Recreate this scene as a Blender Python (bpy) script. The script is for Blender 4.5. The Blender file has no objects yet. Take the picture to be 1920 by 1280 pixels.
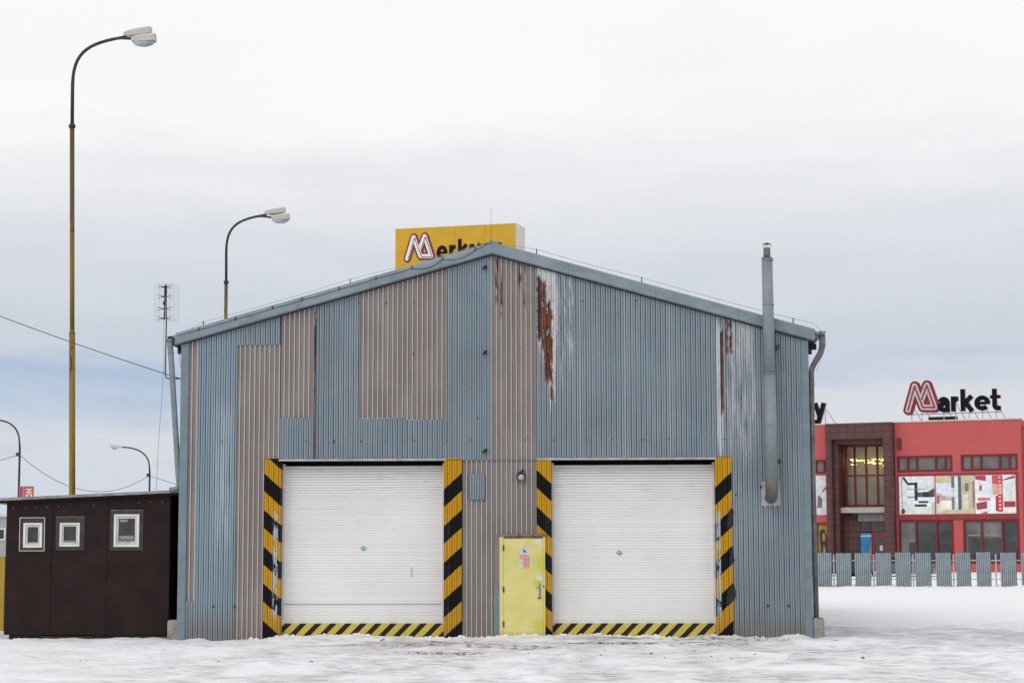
import bpy, bmesh, math, random
from mathutils import Vector, Matrix, noise
random.seed(7)
R = math.radians
S = bpy.context.scene
COL = S.collection

# ------------------------------------------------------------------ camera
cam_data = bpy.data.cameras.new('camera')
cam_data.sensor_width = 36.0
cam_data.lens = 70.12
cam_data.clip_start = 0.5
cam_data.clip_end = 6000
cam = bpy.data.objects.new('camera', cam_data)
COL.objects.link(cam)
_yaw, _pit, _rol = R(-2.545), R(6.1887), R(-0.1187)
_fw = Vector((math.sin(_yaw) * math.cos(_pit), math.cos(_yaw) * math.cos(_pit), math.sin(_pit)))
_r = Vector((math.cos(_yaw), -math.sin(_yaw), 0)); _u = _r.cross(_fw)
_r2 = _r * math.cos(_rol) + _u * math.sin(_rol); _u2 = -_r * math.sin(_rol) + _u * math.cos(_rol)
_m = Matrix((( _r2.x, _u2.x, -_fw.x), (_r2.y, _u2.y, -_fw.y), (_r2.z, _u2.z, -_fw.z))).to_4x4()
_m.translation = Vector((2.1743, -40.0, 1.6))
cam.matrix_world = _m
S.camera = cam

# ------------------------------------------------------------------ node helper
class NT:
    def __init__(s, tree):
        s.t = tree; s.t.nodes.clear()
    def n(s, typ, **kw):
        nd = s.t.nodes.new(typ)
        for k, v in kw.items(): setattr(nd, k, v)
        return nd
    def put(s, sock, v):
        if isinstance(v, bpy.types.NodeSocket): s.t.links.new(v, sock)
        elif v is not None:
            if sock.type == 'RGBA' and len(v) == 3: v = (*v, 1)
            sock.default_value = v
    def m(s, op, a, b=None, c=None, clamp=False):
        nd = s.n('ShaderNodeMath', operation=op, use_clamp=clamp)
        s.put(nd.inputs[0], a)
        if b is not None: s.put(nd.inputs[1], b)
        if c is not None: s.put(nd.inputs[2], c)
        return nd.outputs[0]
    def mix(s, f, a, b):
        nd = s.n('ShaderNodeMix', data_type='RGBA')
        s.put(nd.inputs[0], f); s.put(nd.inputs[6], a); s.put(nd.inputs[7], b)
        return nd.outputs[2]
    def coord(s, kind='Object'):
        return s.n('ShaderNodeTexCoord').outputs[kind]
    def xyz(s, v):
        nd = s.n('ShaderNodeSeparateXYZ'); s.put(nd.inputs[0], v); return nd.outputs
    def scale(s, v, sc, loc=(0, 0, 0)):
        nd = s.n('ShaderNodeMapping'); s.put(nd.inputs[0], v)
        nd.inputs['Location'].default_value = loc; nd.inputs['Scale'].default_value = sc
        return nd.outputs[0]
    def noise(s, v, sc, det=4, rough=.55, dist=0):
        nd = s.n('ShaderNodeTexNoise'); s.put(nd.inputs['Vector'], v)
        nd.inputs['Scale'].default_value = sc; nd.inputs['Detail'].default_value = det
        nd.inputs['Roughness'].default_value = rough; nd.inputs['Distortion'].default_value = dist
        return nd.outputs[0]
    def ramp(s, f, lo, hi):           # smooth step lo..hi
        nd = s.n('ShaderNodeMapRange', interpolation_type='SMOOTHSTEP')
        s.put(nd.inputs[0], f); nd.inputs[1].default_value = lo; nd.inputs[2].default_value = hi
        return nd.outputs[0]
    def zone(s, x, z, x0, x1, z0, z1, fx=.03, fz=.3):
        a = s.m('MULTIPLY', s.ramp(x, x0, x0 + fx), s.m('SUBTRACT', 1, s.ramp(x, x1 - fx, x1)))
        b = s.m('MULTIPLY', s.ramp(z, z0, z0 + fz), s.m('SUBTRACT', 1, s.ramp(z, z1 - fz * .6, z1)))
        return s.m('MULTIPLY', a, b)
    def surface(s, col, rough=.7, metal=0, spec=.4, bump=None, bstr=.2, bdist=.01, emit=None, estr=0, alpha=None):
        p = s.n('ShaderNodeBsdfPrincipled'); o = s.n('ShaderNodeOutputMaterial')
        s.put(p.inputs['Base Color'], col); s.put(p.inputs['Roughness'], rough)
        p.inputs['Metallic'].default_value = metal
        p.inputs['Specular IOR Level'].default_value = spec
        if bump is not None:
            b = s.n('ShaderNodeBump'); b.inputs['Strength'].default_value = bstr; b.inputs['Distance'].default_value = bdist
            s.put(b.inputs['Height'], bump); s.t.links.new(b.outputs[0], p.inputs['Normal'])
        if emit is not None:
            s.put(p.inputs['Emission Color'], emit); p.inputs['Emission Strength'].default_value = estr
        if alpha is not None: s.put(p.inputs['Alpha'], alpha)
        s.t.links.new(p.outputs[0], o.inputs[0])

def srgb(r, g, b, k=1.0):
    f = lambda c: (c / 255 / 12.92) if c / 255 <= .04045 else ((c / 255 + .055) / 1.055) ** 2.4
    return (f(r) * k, f(g) * k, f(b) * k)

# ------------------------------------------------------------------ world: overcast sky over a Nishita base
world = bpy.data.worlds.new('World'); S.world = world; world.use_nodes = True
w = NT(world.node_tree)
SUN_EL, SUN_AZ = 38, 205      # azimuth clockwise from +Y: behind the camera, a little to its left
sky = w.n('ShaderNodeTexSky', sky_type='NISHITA', sun_disc=False)
sky.sun_elevation = R(SUN_EL); sky.sun_rotation = R(SUN_AZ); sky.air_density = 1.0; sky.dust_density = 2.0
d = w.coord('Generated')
dx, dy, dz = w.xyz(d)[0:3]
n1 = w.noise(w.scale(d, (5, 5, 26)), 1.0, 6, .55, .4)
n2 = w.noise(w.scale(d, (2.2, 2.2, 7), (3.1, 1.7, .4)), 1.0, 5, .5, .2)
n3 = w.noise(w.scale(d, (11, 11, 60), (.3, 7.7, 2.4)), 1.0, 5, .6)
e = w.m('ADD', dz, w.m('MULTIPLY', w.m('SUBTRACT', n1, .5), .06))
e = w.m('ADD', e, w.m('MULTIPLY', w.m('SUBTRACT', n3, .5), .034))
cr = w.n('ShaderNodeValToRGB'); w.put(cr.inputs[0], e)
stops = [(0.0, (206, 215, 226)), (.03, (209, 218, 229)), (.05, (218, 221, 228)), (.068, (190, 205, 224)), (.084, (174, 192, 219)),
         (.098, (200, 210, 223)), (.115, (206, 213, 223)), (.145, (220, 224, 231)), (.18, (236, 237, 240)),
         (.215, (253, 253, 253)), (.5, (252, 252, 252)), (1.0, (242, 243, 246))]
while len(cr.color_ramp.elements) < len(stops): cr.color_ramp.elements.new(.5)
for el, (p, c) in zip(cr.color_ramp.elements, stops):
    el.position = p; el.color = (*srgb(*c), 1)
bank = w.m('MULTIPLY', w.ramp(w.m('ADD', dx, w.m('MULTIPLY', w.m('SUBTRACT', n1, .5), .35)), .02, .16), w.m('MULTIPLY', w.ramp(w.m('ADD', dz, w.m('MULTIPLY', w.m('SUBTRACT', n3, .5), .05)), .035, .055), w.m('SUBTRACT', 1, w.ramp(w.m('ADD', dz, w.m('MULTIPLY', w.m('SUBTRACT', n3, .5), .05)), .078, .102))))
grey = w.m('MULTIPLY', w.ramp(n2, .45, .70), .24)
cloud = w.mix(grey, w.mix(w.m('MULTIPLY', bank, .85), cr.outputs[0], srgb(224, 226, 230)), srgb(208, 212, 221))
cl10 = w.n('ShaderNodeVectorMath', operation='SCALE'); w.put(cl10.inputs[0], cloud); cl10.inputs['Scale'].default_value = 10.0
skyc = w.mix(.96, sky.outputs[0], cl10.outputs[0])
bg = w.n('ShaderNodeBackground'); w.put(bg.inputs[0], skyc); bg.inputs[1].default_value = 0.1
w.t.links.new(bg.outputs[0], w.n('ShaderNodeOutputWorld').inputs[0])

sun_d = bpy.data.lights.new('sun', 'SUN'); sun_d.energy = 0.75; sun_d.angle = R(28); sun_d.color = (1, .97, .93)
sun = bpy.data.objects.new('sun', sun_d); COL.objects.link(sun)
_s = Vector((math.sin(R(SUN_AZ)) * math.cos(R(SUN_EL)), math.cos(R(SUN_AZ)) * math.cos(R(SUN_EL)), math.sin(R(SUN_EL))))
sun.rotation_euler = _s.to_track_quat('Z', 'Y').to_euler(); sun.location = (0, -20, 60)

S.render.engine = 'CYCLES'
S.view_settings.view_transform = 'Standard'; S.view_settings.look = 'None'
S.view_settings.gamma = 1; S.view_settings.use_curve_mapping = False
S.view_settings.exposure = 0.0

# ------------------------------------------------------------------ mesh helpers
class MB:
    def __init__(s): s.v = []; s.f = []; s.k = []; s.smooth = set()
    def add(s, vs, fs, k=0, smooth=False):
        o = len(s.v); s.v += [tuple(a) for a in vs]
        for f in fs:
            if smooth: s.smooth.add(len(s.f))
            s.f.append([o + i for i in f]); s.k.append(k)
        return s
    def box(s, x0, x1, y0, y1, z0, z1, k=0):
        vs = [(x0, y0, z0), (x1, y0, z0), (x1, y1, z0), (x0, y1, z0), (x0, y0, z1), (x1, y0, z1), (x1, y1, z1), (x0, y1, z1)]
        return s.add(vs, [(0, 3, 2, 1), (4, 5, 6, 7), (0, 1, 5, 4), (1, 2, 6, 5), (2, 3, 7, 6), (3, 0, 4, 7)], k)
    def bbox(s, x0, x1, y0, y1, z0, z1, c=.01, k=0):   # box with bevelled front edges (front = -Y)
        vs = [(x0, y0 + c, z0), (x1, y0 + c, z0), (x1, y0 + c, z1), (x0, y0 + c, z1),
              (x0 + c, y0, z0 + c), (x1 - c, y0, z0 + c), (x1 - c, y0, z1 - c), (x0 + c, y0, z1 - c),
              (x0, y1, z0), (x1, y1, z0), (x1, y1, z1), (x0, y1, z1)]
        fs = [(4, 5, 6, 7), (0, 1, 5, 4), (1, 2, 6, 5), (2, 3, 7, 6), (3, 0, 4, 7),
              (0, 8, 9, 1), (1, 9, 10, 2), (2, 10, 11, 3), (3, 11, 8, 0), (8, 11, 10, 9)]
        return s.add(vs, fs, k)
    def prism(s, pts, y0, y1, k=0, kside=None):         # pts (x,z) counter-clockwise seen from -Y
        n = len(pts)
        vs = [(p[0], y0, p[1]) for p in pts] + [(p[0], y1, p[1]) for p in pts]
        s.add(vs, [list(range(n)), list(range(2 * n - 1, n - 1, -1))], k)
        o = len(s.v) - 2 * n
        for i in range(n):
            j = (i + 1) % n
            s.f.append([o + i, o + n + i, o + n + j, o + j]); s.k.append(k if kside is None else kside)
        return s
    def tube(s, pts, r, n=12, k=0, caps=True):
        pts = [Vector(p) for p in pts]; rs = r if isinstance(r, (list, tuple)) else [r] * len(pts)
        rings = []; prev = None
        for i, p in enumerate(pts):
            if i == 0: t = pts[1] - p
            elif i == len(pts) - 1: t = p - pts[i - 1]
            else: t = (pts[i + 1] - p).normalized() + (p - pts[i - 1]).normalized()
            t.normalize()
            if prev is None:
                a = t.orthogonal().normalized()
            else:
                a = (prev - t * prev.dot(t)).normalized()
            prev = a; b = t.cross(a)
            rings.append([p + (a * math.cos(2 * math.pi * q / n) + b * math.sin(2 * math.pi * q / n)) * rs[i] for q in range(n)])
        vs = [v for ring in rings for v in ring]; fs = []
        for i in range(len(pts) - 1):
            for q in range(n):
                q2 = (q + 1) % n
                fs.append((i * n + q, i * n + q2, (i + 1) * n + q2, (i + 1) * n + q))
        s.add(vs, fs, k, True)
        if caps:
            o = len(s.v) - len(vs)
            s.f.append([o + q for q in range(n)][::-1]); s.k.append(k)
            s.f.append([o + (len(pts) - 1) * n + q for q in range(n)]); s.k.append(k)
        return s
    def build(s, name, mats, parent=None, smooth=True):
        me = bpy.data.meshes.new(name); me.from_pydata(s.v, [], s.f)
        if not isinstance(mats, (list, tuple)): mats = [mats]
        for m_ in mats: me.materials.append(m_)
        for i, p in enumerate(me.polygons):
            p.material_index = s.k[i]; p.use_smooth = i in s.smooth
        me.update()
        o = bpy.data.objects.new(name, me); COL.objects.link(o)
        if parent is not None: o.parent = parent
        return o

def tag(o, label=None, cat=None, group=None, kind=None):
    for k_, v_ in (('label', label), ('category', cat), ('group', group), ('kind', kind)):
        if v_: o[k_] = v_
    return o
def empty(name, loc, label, cat, group=None, rz=0):
    o = bpy.data.objects.new(name, None); COL.objects.link(o); o.location = loc; o.rotation_euler = (0, 0, rz)
    o.empty_display_size = .3
    return tag(o, label, cat, group)
def local(o_parent):   # shift for parts modelled in world coordinates under an empty away from the origin
    return Matrix.Translation(-Vector(o_parent.location))
def part(mb, name, mats, parent):
    """part modelled in world coordinates, kept there under an un-rotated parent"""
    o = mb.build(name, mats, parent)
    p = parent; off = Vector((0, 0, 0))
    while p is not None: off += Vector(p.location); p = p.parent
    o.location = -off
    return o

# ------------------------------------------------------------------ simple materials
def simple(name, col, rough=.7, var=.15, sc=8, bstr=.15, spec=.4, metal=0, stretch=(1, 1, 1)):
    m_ = bpy.data.materials.new(name); m_.use_nodes = True; t = NT(m_.node_tree)
    c = t.scale(t.coord(), stretch)
    nz = t.noise(c, sc, 6, .6); n_f = t.noise(c, sc * 9, 3, .6)
    dk = tuple(a * (1 - var) for a in col); lt = tuple(min(1, a * (1 + var)) for a in col)
    cc = t.mix(t.ramp(nz, .3, .7), dk, lt)
    t.surface(cc, rough, metal, spec, n_f, bstr, .004)
    return m_

def blue_material(name, lift=0.0):
    m_ = bpy.data.materials.new(name); m_.use_nodes = True; t = NT(m_.node_tree)
    c = t.coord(); x, y, z = t.xyz(c)[0:3]
    big = t.noise(t.scale(c, (1.3, 1, .5)), 1.0, 4, .6)
    streak = t.noise(t.scale(c, (26, 1, .8), (3, 0, 1)), 1.0, 5, .6)
    fine = t.noise(c, 40, 4, .65)
    col = t.mix(t.ramp(big, .3, .7), (.150, .197, .233), (.207, .262, .302))
    col = t.mix(t.m('MULTIPLY', t.ramp(streak, .5, .85), .35), col, (.33, .39, .43))
    col = t.mix(t.m('MULTIPLY', t.ramp(t.noise(t.scale(c, (18, 1, .5), (9, 0, 5)), 1.0, 4), .55, .8), .35), col, (.14, .19, .23))
    # left end sheets are the bluer, cleaner ones
    lf = t.m('SUBTRACT', 1, t.ramp(x, -5.3, -4.9))
    col = t.mix(t.m('MULTIPLY', lf, .5), col, (.20, .30, .38))
    col = t.mix(t.m('MULTIPLY', t.m('MULTIPLY', t.zone(x, z, -5.75, -5.15, 1.2, 5.0, .25, 1.2), t.ramp(streak, .35, .6)), .55), col, (.50, .56, .60))
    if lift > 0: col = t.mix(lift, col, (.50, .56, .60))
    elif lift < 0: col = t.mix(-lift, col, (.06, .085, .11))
    # light streaks of washed-out paint
    tw = t.noise(t.scale(c, (13, 1, .9), (1, 0, 8)), 1.0, 6, .65)
    xw = t.m('ADD', x, t.m('MULTIPLY', t.m('SUBTRACT', t.noise(t.scale(c, (5, 1, 2.2)), 1.0, 4), .5), .12))
    zw = t.m('ADD', z, t.m('MULTIPLY', t.m('SUBTRACT', t.noise(t.scale(c, (16, 1, .2)), 1.0, 2), .5), 2.2))
    # ramp that narrows to the lower right, as the run of water does
    wa = t.m('MAXIMUM', t.zone(xw, zw, .86, 1.36, 5.6, 8.5, .10, .5), t.zone(xw, zw, 1.12, 1.30, 4.7, 8.5, .05, .4))
    white = t.m('MULTIPLY', wa, t.ramp(tw, .25, .42))
    wb = t.m('MULTIPLY', t.zone(xw, zw, 1.3, 1.68, 5.0, 8.5, .08, .8), t.ramp(tw, .46, .58))
    wc = t.m('MULTIPLY', t.zone(x, zw, 4.48, 4.64, 3.55, 6.2, .03, .5), t.ramp(tw, .3, .5))
    wd = t.m('MULTIPLY', t.zone(xw, zw, 4.64, 5.38, 3.2, 7.4, .15, 1.4), t.ramp(tw, .38, .58))
    white = t.m('MAXIMUM', t.m('MAXIMUM', white, t.m('MULTIPLY', wb, .75)), t.m('MAXIMUM', t.m('MULTIPLY', wc, .8), t.m('MULTIPLY', wd, .6)))
    col = t.mix(white, col, t.mix(t.ramp(fine, .3, .7), (.46, .46, .46), (.68, .69, .71)))
    # rust
    rn = t.noise(t.scale(c, (22, 1, 3.2), (0, 0, 3)), 1.0, 7, .68)
    rx = t.m('ADD', x, t.m('MULTIPLY', t.m('SUBTRACT', t.noise(t.scale(c, (9, 1, 6)), 1.0, 5, .65), .5), .09))
    rz = t.m('ADD', z, t.m('MULTIPLY', t.m('SUBTRACT', rn, .5), .9))
    r1 = t.zone(rx, rz, .90, 1.0, 5.9, 7.3, .02, .1)
    r2 = t.m('MULTIPLY', t.zone(rx, rz, .985, 1.09, 5.75, 7.2, .02, .1), t.ramp(rn, .40, .44))
    r3 = t.m('MULTIPLY', t.zone(rx, rz, 1.04, 1.2, 5.1, 6.75, .02, .1), t.ramp(rn, .37, .42))
    r4 = t.m('MULTIPLY', t.zone(rx, rz, 1.15, 1.23, 4.75, 6.6, .02, .1), t.ramp(rn, .44, .5))
    r5 = t.zone(t.m('ADD', x, t.m('MULTIPLY', t.m('SUBTRACT', rn, .5), .04)), rz, 4.57, 4.645, 4.45, 6.15, .015, .1)
    r6 = t.m('MULTIPLY', t.zone(rx, rz, 4.68, 4.84, 5.65, 6.4, .02, .1), t.ramp(rn, .45, .5))
    rust = r1
    for q in (r2, r3, r4, r5, r6): rust = t.m('MAXIMUM', rust, q)
    # halo of stain round the rust
    halo = t.m('MULTIPLY', t.zone(xw, z, .9, 1.28, 4.8, 7.2, .06, .3), t.ramp(rn, .38, .6))
    col = t.mix(t.m('MULTIPLY', halo, .45), col, (.30, .15, .09))
    col = t.mix(rust, col, t.mix(t.m('MULTIPLY', t.ramp(rn, .42, .6), t.ramp(x, .93, 1.03)), (.036, .012, .010), (.20, .062, .026)))
    # grime near the ground and odd little spots
    zz = t.m('ADD', z, t.m('MULTIPLY', t.m('SUBTRACT', streak, .5), .5))
    col = t.mix(t.m('MULTIPLY', t.m('SUBTRACT', 1, t.ramp(zz, .05, .75)), .75), col, (.19, .17, .155))
    col = t.mix(t.ramp(t.noise(c, 26, 2, .4), .76, .78), col, (.05, .05, .055))
    t.surface(col, .55, 0, .35, fine, .15, .003)
    return m_

def brown_material(name, lift=0.0):
    m_ = bpy.data.materials.new(name); m_.use_nodes = True; t = NT(m_.node_tree)
    c = t.coord(); x, y, z = t.xyz(c)[0:3]
    big = t.noise(t.scale(c, (2, 1, .7)), 1.0, 4, .6)
    streak = t.noise(t.scale(c, (30, 1, .9), (3, 0, 1)), 1.0, 5, .6)
    fine = t.noise(c, 45, 4, .65)
    col = t.mix(t.ramp(big, .3, .7), (.215, .185, .175), (.285, .25, .235))
    col = t.mix(t.m('MULTIPLY', t.ramp(streak, .5, .8), .4), col, (.38, .35, .33))
    col = t.mix(t.m('MULTIPLY', t.m('SUBTRACT', 1, t.ramp(t.m('ADD', z, streak), .3, 1.3)), .5), col, (.2, .16, .13))
    rn = t.noise(t.scale(c, (30, 1, 3.0), (0, 0, 3)), 1.0, 7, .68)
    r1 = t.m('MULTIPLY', t.m('MAXIMUM', t.zone(x, z, .05, .13, 6.6, 7.9, .02, .3), t.zone(x, z, .155, .215, 6.3, 7.5, .02, .3)), t.ramp(rn, .46, .52))
    r2 = t.m('MULTIPLY', t.m('MAXIMUM', t.zone(x, z, .50, .60, 6.9, 7.8, .02, .3), t.zone(x, z, .62, .69, 6.4, 7.7, .02, .3)), t.ramp(rn, .48, .54))
    rust = t.m('MAXIMUM', r1, r2)
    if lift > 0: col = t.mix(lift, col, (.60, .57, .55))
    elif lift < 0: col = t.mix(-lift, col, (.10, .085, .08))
    col = t.mix(rust, col, (.07, .022, .016))
    t.surface(col, .6, 0, .3, fine, .15, .003)
    return m_

def stripe_material(name, x0, slope, z0, period, duty, yellow, black=(.006, .006, .007), chips=True, side=1):
    """painted hazard bands; black where frac((z - z0 + slope*(x-x0))/period) < duty"""
    m_ = bpy.data.materials.new(name); m_.use_nodes = True; t = NT(m_.node_tree)
    c = t.coord(); x, y, z = t.xyz(c)[0:3]
    wob = t.m('MULTIPLY', t.m('SUBTRACT', t.noise(t.scale(c, (9, 1, 9)), 1.0, 3), .5), .035 if chips else .008)
    v = t.m('ADD', t.m('SUBTRACT', z, z0), t.m('MULTIPLY', t.m('SUBTRACT', x, x0), slope))
    v = t.m('DIVIDE', t.m('ADD', v, wob), period)
    fr = t.m('FRACT', t.m('ADD', v, 20.0))
    b = t.m('SUBTRACT', 1, t.ramp(fr, duty - .008, duty + .008))
    b = t.m('MULTIPLY', b, t.ramp(fr, 0.0, .012))
    if chips and side != 1: b = t.m('MULTIPLY', b, t.m('SUBTRACT', 1, t.ramp(z, 3.335, 3.345)))
    fine = t.noise(t.scale(c, (20, 1, 4)), 1.0, 5, .65)
    yel = t.mix(t.ramp(fine, .3, .75), tuple(a * .86 for a in yellow), yellow)
    yel = t.mix(t.m('MULTIPLY', t.m('SUBTRACT', 1, t.ramp(z, .1, .9)), .35), yel, (.34, .2, .06))
    col = t.mix(b, yel, t.mix(t.ramp(fine, .4, .8), black, tuple(a * 1.8 for a in black)))
    if chips:
        ch = t.noise(t.scale(c, (16, 1, 4.5), (side * 3.3, 0, side)), 1.0, 6, .7)
        zc = t.zone(x, z, x0 + (.17 if side > 0 else -.32), x0 + (.30 if side > 0 else -.22), .3, 2.6, .02, .3)
        col = t.mix(t.m('MULTIPLY', t.m('MULTIPLY', zc, t.ramp(ch, .47, .5)), .9 if side in (1, -2) else .03), col, (.42, .50, .54))
        col = t.mix(t.ramp(ch, .74, .76), col, (.3, .33, .34))
    t.surface(col, .65, 0, .15, fine, .1, .003)
    return m_

M = {}
M['blue'] = blue_material('blue_grey_sheet_paint'); M['blue_ridge'] = blue_material('blue_grey_sheet_ridge_wear_light', .34); M['blue_groove'] = blue_material('blue_grey_sheet_groove_shade', -.5)  # crowns paler from wear and painted sky light, grooves darkened as painted shade
M['brown'] = brown_material('brown_grey_sheet_paint', -.1); M['brown_ridge'] = brown_material('brown_grey_sheet_ridge_wear_light', .6); M['brown_groove'] = brown_material('brown_grey_sheet_groove_shade', -.25)  # same for brown: worn, lit crowns and shaded grooves put into the colour
M['trim'] = simple('blue_grey_trim', (.165, .215, .255), .5, .12, 3, .1)
M['fascia'] = simple('fascia_metal', (.20, .25, .285), .5, .16, 2.2, .12, stretch=(1, 1, 2))
M['roof_edge'] = simple('roof_edge_metal', (.40, .40, .40), .6, .2, 4)
M['roof'] = simple('roof_sheet', (.3, .32, .34), .6, .2, 2)
M['dark'] = simple('dark_interior', (.02, .02, .021), .9, .3, 3)
M['soffit'] = simple('brown_purlin', (.035, .028, .024), .9, .3, 5)
M['pipe'] = simple('galvanised_pipe', (.20, .235, .255), .55, .15, 5, .12, .4, .0)
M['flue'] = simple('flue_metal', (.22, .255, .27), .6, .08, 5, .05, .4, .0)
M['flue_dark'] = simple('sooted_metal', (.13, .127, .12), .6, .22, 4, .08)
M['galv'] = simple('bright_galvanised', (.38, .41, .42), .5, .15, 9)
M['concrete'] = simple('concrete', (.30, .29, .27), .9, .25, 7, .5)
M['black'] = simple('black_plastic', (.012, .012, .013), .6, .3, 6)
M['black_iron'] = simple('dark_iron', (.04, .038, .036), .7, .3, 9)
M['wire'] = simple('dark_wire', (.06, .06, .065), .7, .1, 6)
M['wire_lt'] = simple('grey_wire', (.25, .26, .27), .6, .1, 6)
M['rustbar'] = simple('rust_strip', (.13, .05, .035), .9, .6, 6, .4, stretch=(1, 1, .6))
M['shed'] = simple('dark_brown_cladding', (.027, .0165, .0165), .85, .15, 2.5, .2, .12)
M['shed_roof'] = simple('shed_roof_edge', (.26, .255, .25), .8, .25, 5, .3)
M['white_frame'] = simple('white_window_frame', (.70, .70, .68), .5, .06, 5, .05)
M['trim_grey'] = simple('grey_brown_surround', (.045, .036, .036), .7, .3, 9)
M['old_wood'] = simple('weathered_timber', (.22, .19, .16), .9, .3, 10, .5)
M['glass_dark'] = simple('dark_window_glass', (.022, .024, .027), .08, .4, 3, 0, .8)
M['curtain'] = simple('net_curtain', (.25, .25, .24), .8, .3, 18)
M['paper'] = simple('paper_white', (.66, .65, .66), .6, .06, 20)
M['pink'] = simple('print_pink', (.60, .25, .27), .6, .08, 20)
M['orange'] = simple('print_orange', (.72, .42, .08), .6, .08, 20)
M['print_black'] = simple('print_black', (.012, .010, .010), .7, .1, 20, .1, .1)
M['green'] = simple('print_green', (.10, .36, .27), .5, .1, 20)
M['lamp_body'] = simple('lamp_housing', (.50, .47, .425), .55, .05, 2, .05)
M['lamp_bowl'] = simple('lamp_bowl', (.40, .42, .46), .15, .2, 6, 0, .8)
M['lamp_arm'] = simple('lamp_arm_dark', (.034, .028, .026), .6, .3, 6, .2)
M['sign_yellow'] = simple('sign_yellow', (.56, .325, .01), .5, .05, 1.5, .05)
M['sign_side'] = simple('sign_side_white', (.60, .56, .53), .6, .1, 2)
M['sign_white'] = simple('sign_white', (.74, .72, .74), .5, .03, 3)
M['sign_red'] = simple('sign_dark_red', (.20, .012, .02), .5, .1, 3)
M['letter_black'] = simple('letter_black', (.006, .007, .011), .6, .1, 3, .1, .1)
M['letter_side'] = simple('letter_red_side', (.22, .012, .02), .5, .1, 3)
M['emblem_pale'] = simple('emblem_pale_pink', (.55, .44, .44), .5, .1, 3)
M['shop_red'] = simple('shop_red_render', (.50, .095, .095), .8, .05, .6, .1)
M['shop_frame'] = simple('shop_window_red', (.17, .008, .012), .5, .15, 3)
M['shop_band'] = simple('shop_band_red', (.26, .035, .04), .6, .15, 3)
M['shop_glass'] = simple('shop_glass', (.135, .135, .125), .1, .45, .5, 0, .8)
M['shop_glass_dk'] = simple('shop_glass_dark', (.045, .045, .042), .08, .6, .7, 0, .8)
M['shop_canopy'] = simple('shop_canopy', (.42, .40, .36), .7, .1, 2)
M['plant_yellow'] = simple('yellow_hoarding', (.46, .32, .04), .6, .1, 3, stretch=(1, 1, .3))
M['blue_post'] = simple('dark_blue_post', (.03, .06, .12), .6, .1, 3)
M['grey_wall'] = simple('grey_render', (.34, .34, .36), .9, .08, .8)
M['magenta'] = simple('magenta_panel', (.32, .02, .08), .5, .1, 3)
M['salmon'] = simple('orange_panel', (.52, .12, .07), .5, .1, 3)
M['grass'] = simple('dry_grass', (.26, .20, .13), .9, .3, 3)
M['mud'] = simple('frozen_mud', (.09, .06, .045), .95, .4, 12, .6)
M['fence_sheet'] = simple('grey_fence_sheet', (.30, .36, .39), .55, .12, 2, .1)
M['fence_groove'] = simple('grey_fence_sheet_fold', (.19, .235, .26), .6, .12, 2, .1)
M['fence_rail'] = simple('fence_rail', (.42, .42, .42), .6, .1, 3)

def rust_run():
    m_ = bpy.data.materials.new('rust_run_strip'); m_.use_nodes = True; t = NT(m_.node_tree)
    c = t.coord(); z = t.xyz(c)[2]; a = t.noise(t.scale(c, (20, 1, 2.5)), 1.0, 6, .7)
    zz = t.m('ADD', z, t.m('MULTIPLY', t.m('SUBTRACT', a, .5), 1.6))
    col = t.mix(t.ramp(zz, 5.2, 5.8), t.mix(t.ramp(a, .4, .6), (.15, .12, .11), (.11, .05, .04)), (.055, .018, .014))
    col = t.mix(t.ramp(zz, 6.35, 6.6), col, (.34, .31, .29))
    t.surface(col, .9); return m_
M['rustrun'] = rust_run()
def pole_material():
    m_ = bpy.data.materials.new('mustard_pole_paint'); m_.use_nodes = True; t = NT(m_.node_tree)
    c = t.coord(); z = t.xyz(c)[2]
    a = t.noise(t.scale(c, (9, 9, 2.2)), 1.0, 6, .7); b = t.noise(t.scale(c, (6, 6, .6)), 1.0, 3)
    col = t.mix(t.ramp(b, .3, .7), (.24, .145, .025), (.31, .195, .03))
    col = t.mix(t.ramp(a, .60, .66), col, (.055, .028, .018))
    col = t.mix(t.m('MULTIPLY', t.ramp(z, 8.3, 10.2), .75), col, (.06, .045, .032))
    t.surface(col, .6, 0, .3, a, .2, .004); return m_
M['pole'] = pole_material()

def shutter_material():
    m_ = bpy.data.materials.new('white_shutter_paint'); m_.use_nodes = True; t = NT(m_.node_tree)
    g = t.n('ShaderNodeNewGeometry').outputs['Position']; x, y, z = t.xyz(g)[0:3]
    a = t.noise(t.scale(g, (1.9, 1, 42)), 1.0, 5, .7)
    b = t.noise(t.scale(g, (.8, 1, .8)), 1.0, 5)
    col = t.mix(t.ramp(b, .3, .7), (.74, .74, .735), (.80, .80, .795))
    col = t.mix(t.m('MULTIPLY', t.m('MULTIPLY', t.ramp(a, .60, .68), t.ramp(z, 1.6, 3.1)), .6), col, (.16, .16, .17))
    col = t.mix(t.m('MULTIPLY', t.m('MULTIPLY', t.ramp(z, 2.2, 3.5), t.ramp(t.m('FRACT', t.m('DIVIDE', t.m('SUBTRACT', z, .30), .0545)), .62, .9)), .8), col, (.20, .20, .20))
    col = t.mix(t.m('MULTIPLY', t.m('SUBTRACT', 1, t.ramp(t.m('ADD', z, t.m('MULTIPLY', b, .5)), .3, .95)), .25), col, (.50, .47, .43))
    col = t.mix(t.ramp(t.noise(t.scale(g, (7, 1, 9), (2, 0, 1)), 1.0, 6, .7), .74, .76), col, (.25, .25, .24))
    t.surface(col, .45, 0, .4); return m_
M['shutter'] = shutter_material()

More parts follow.
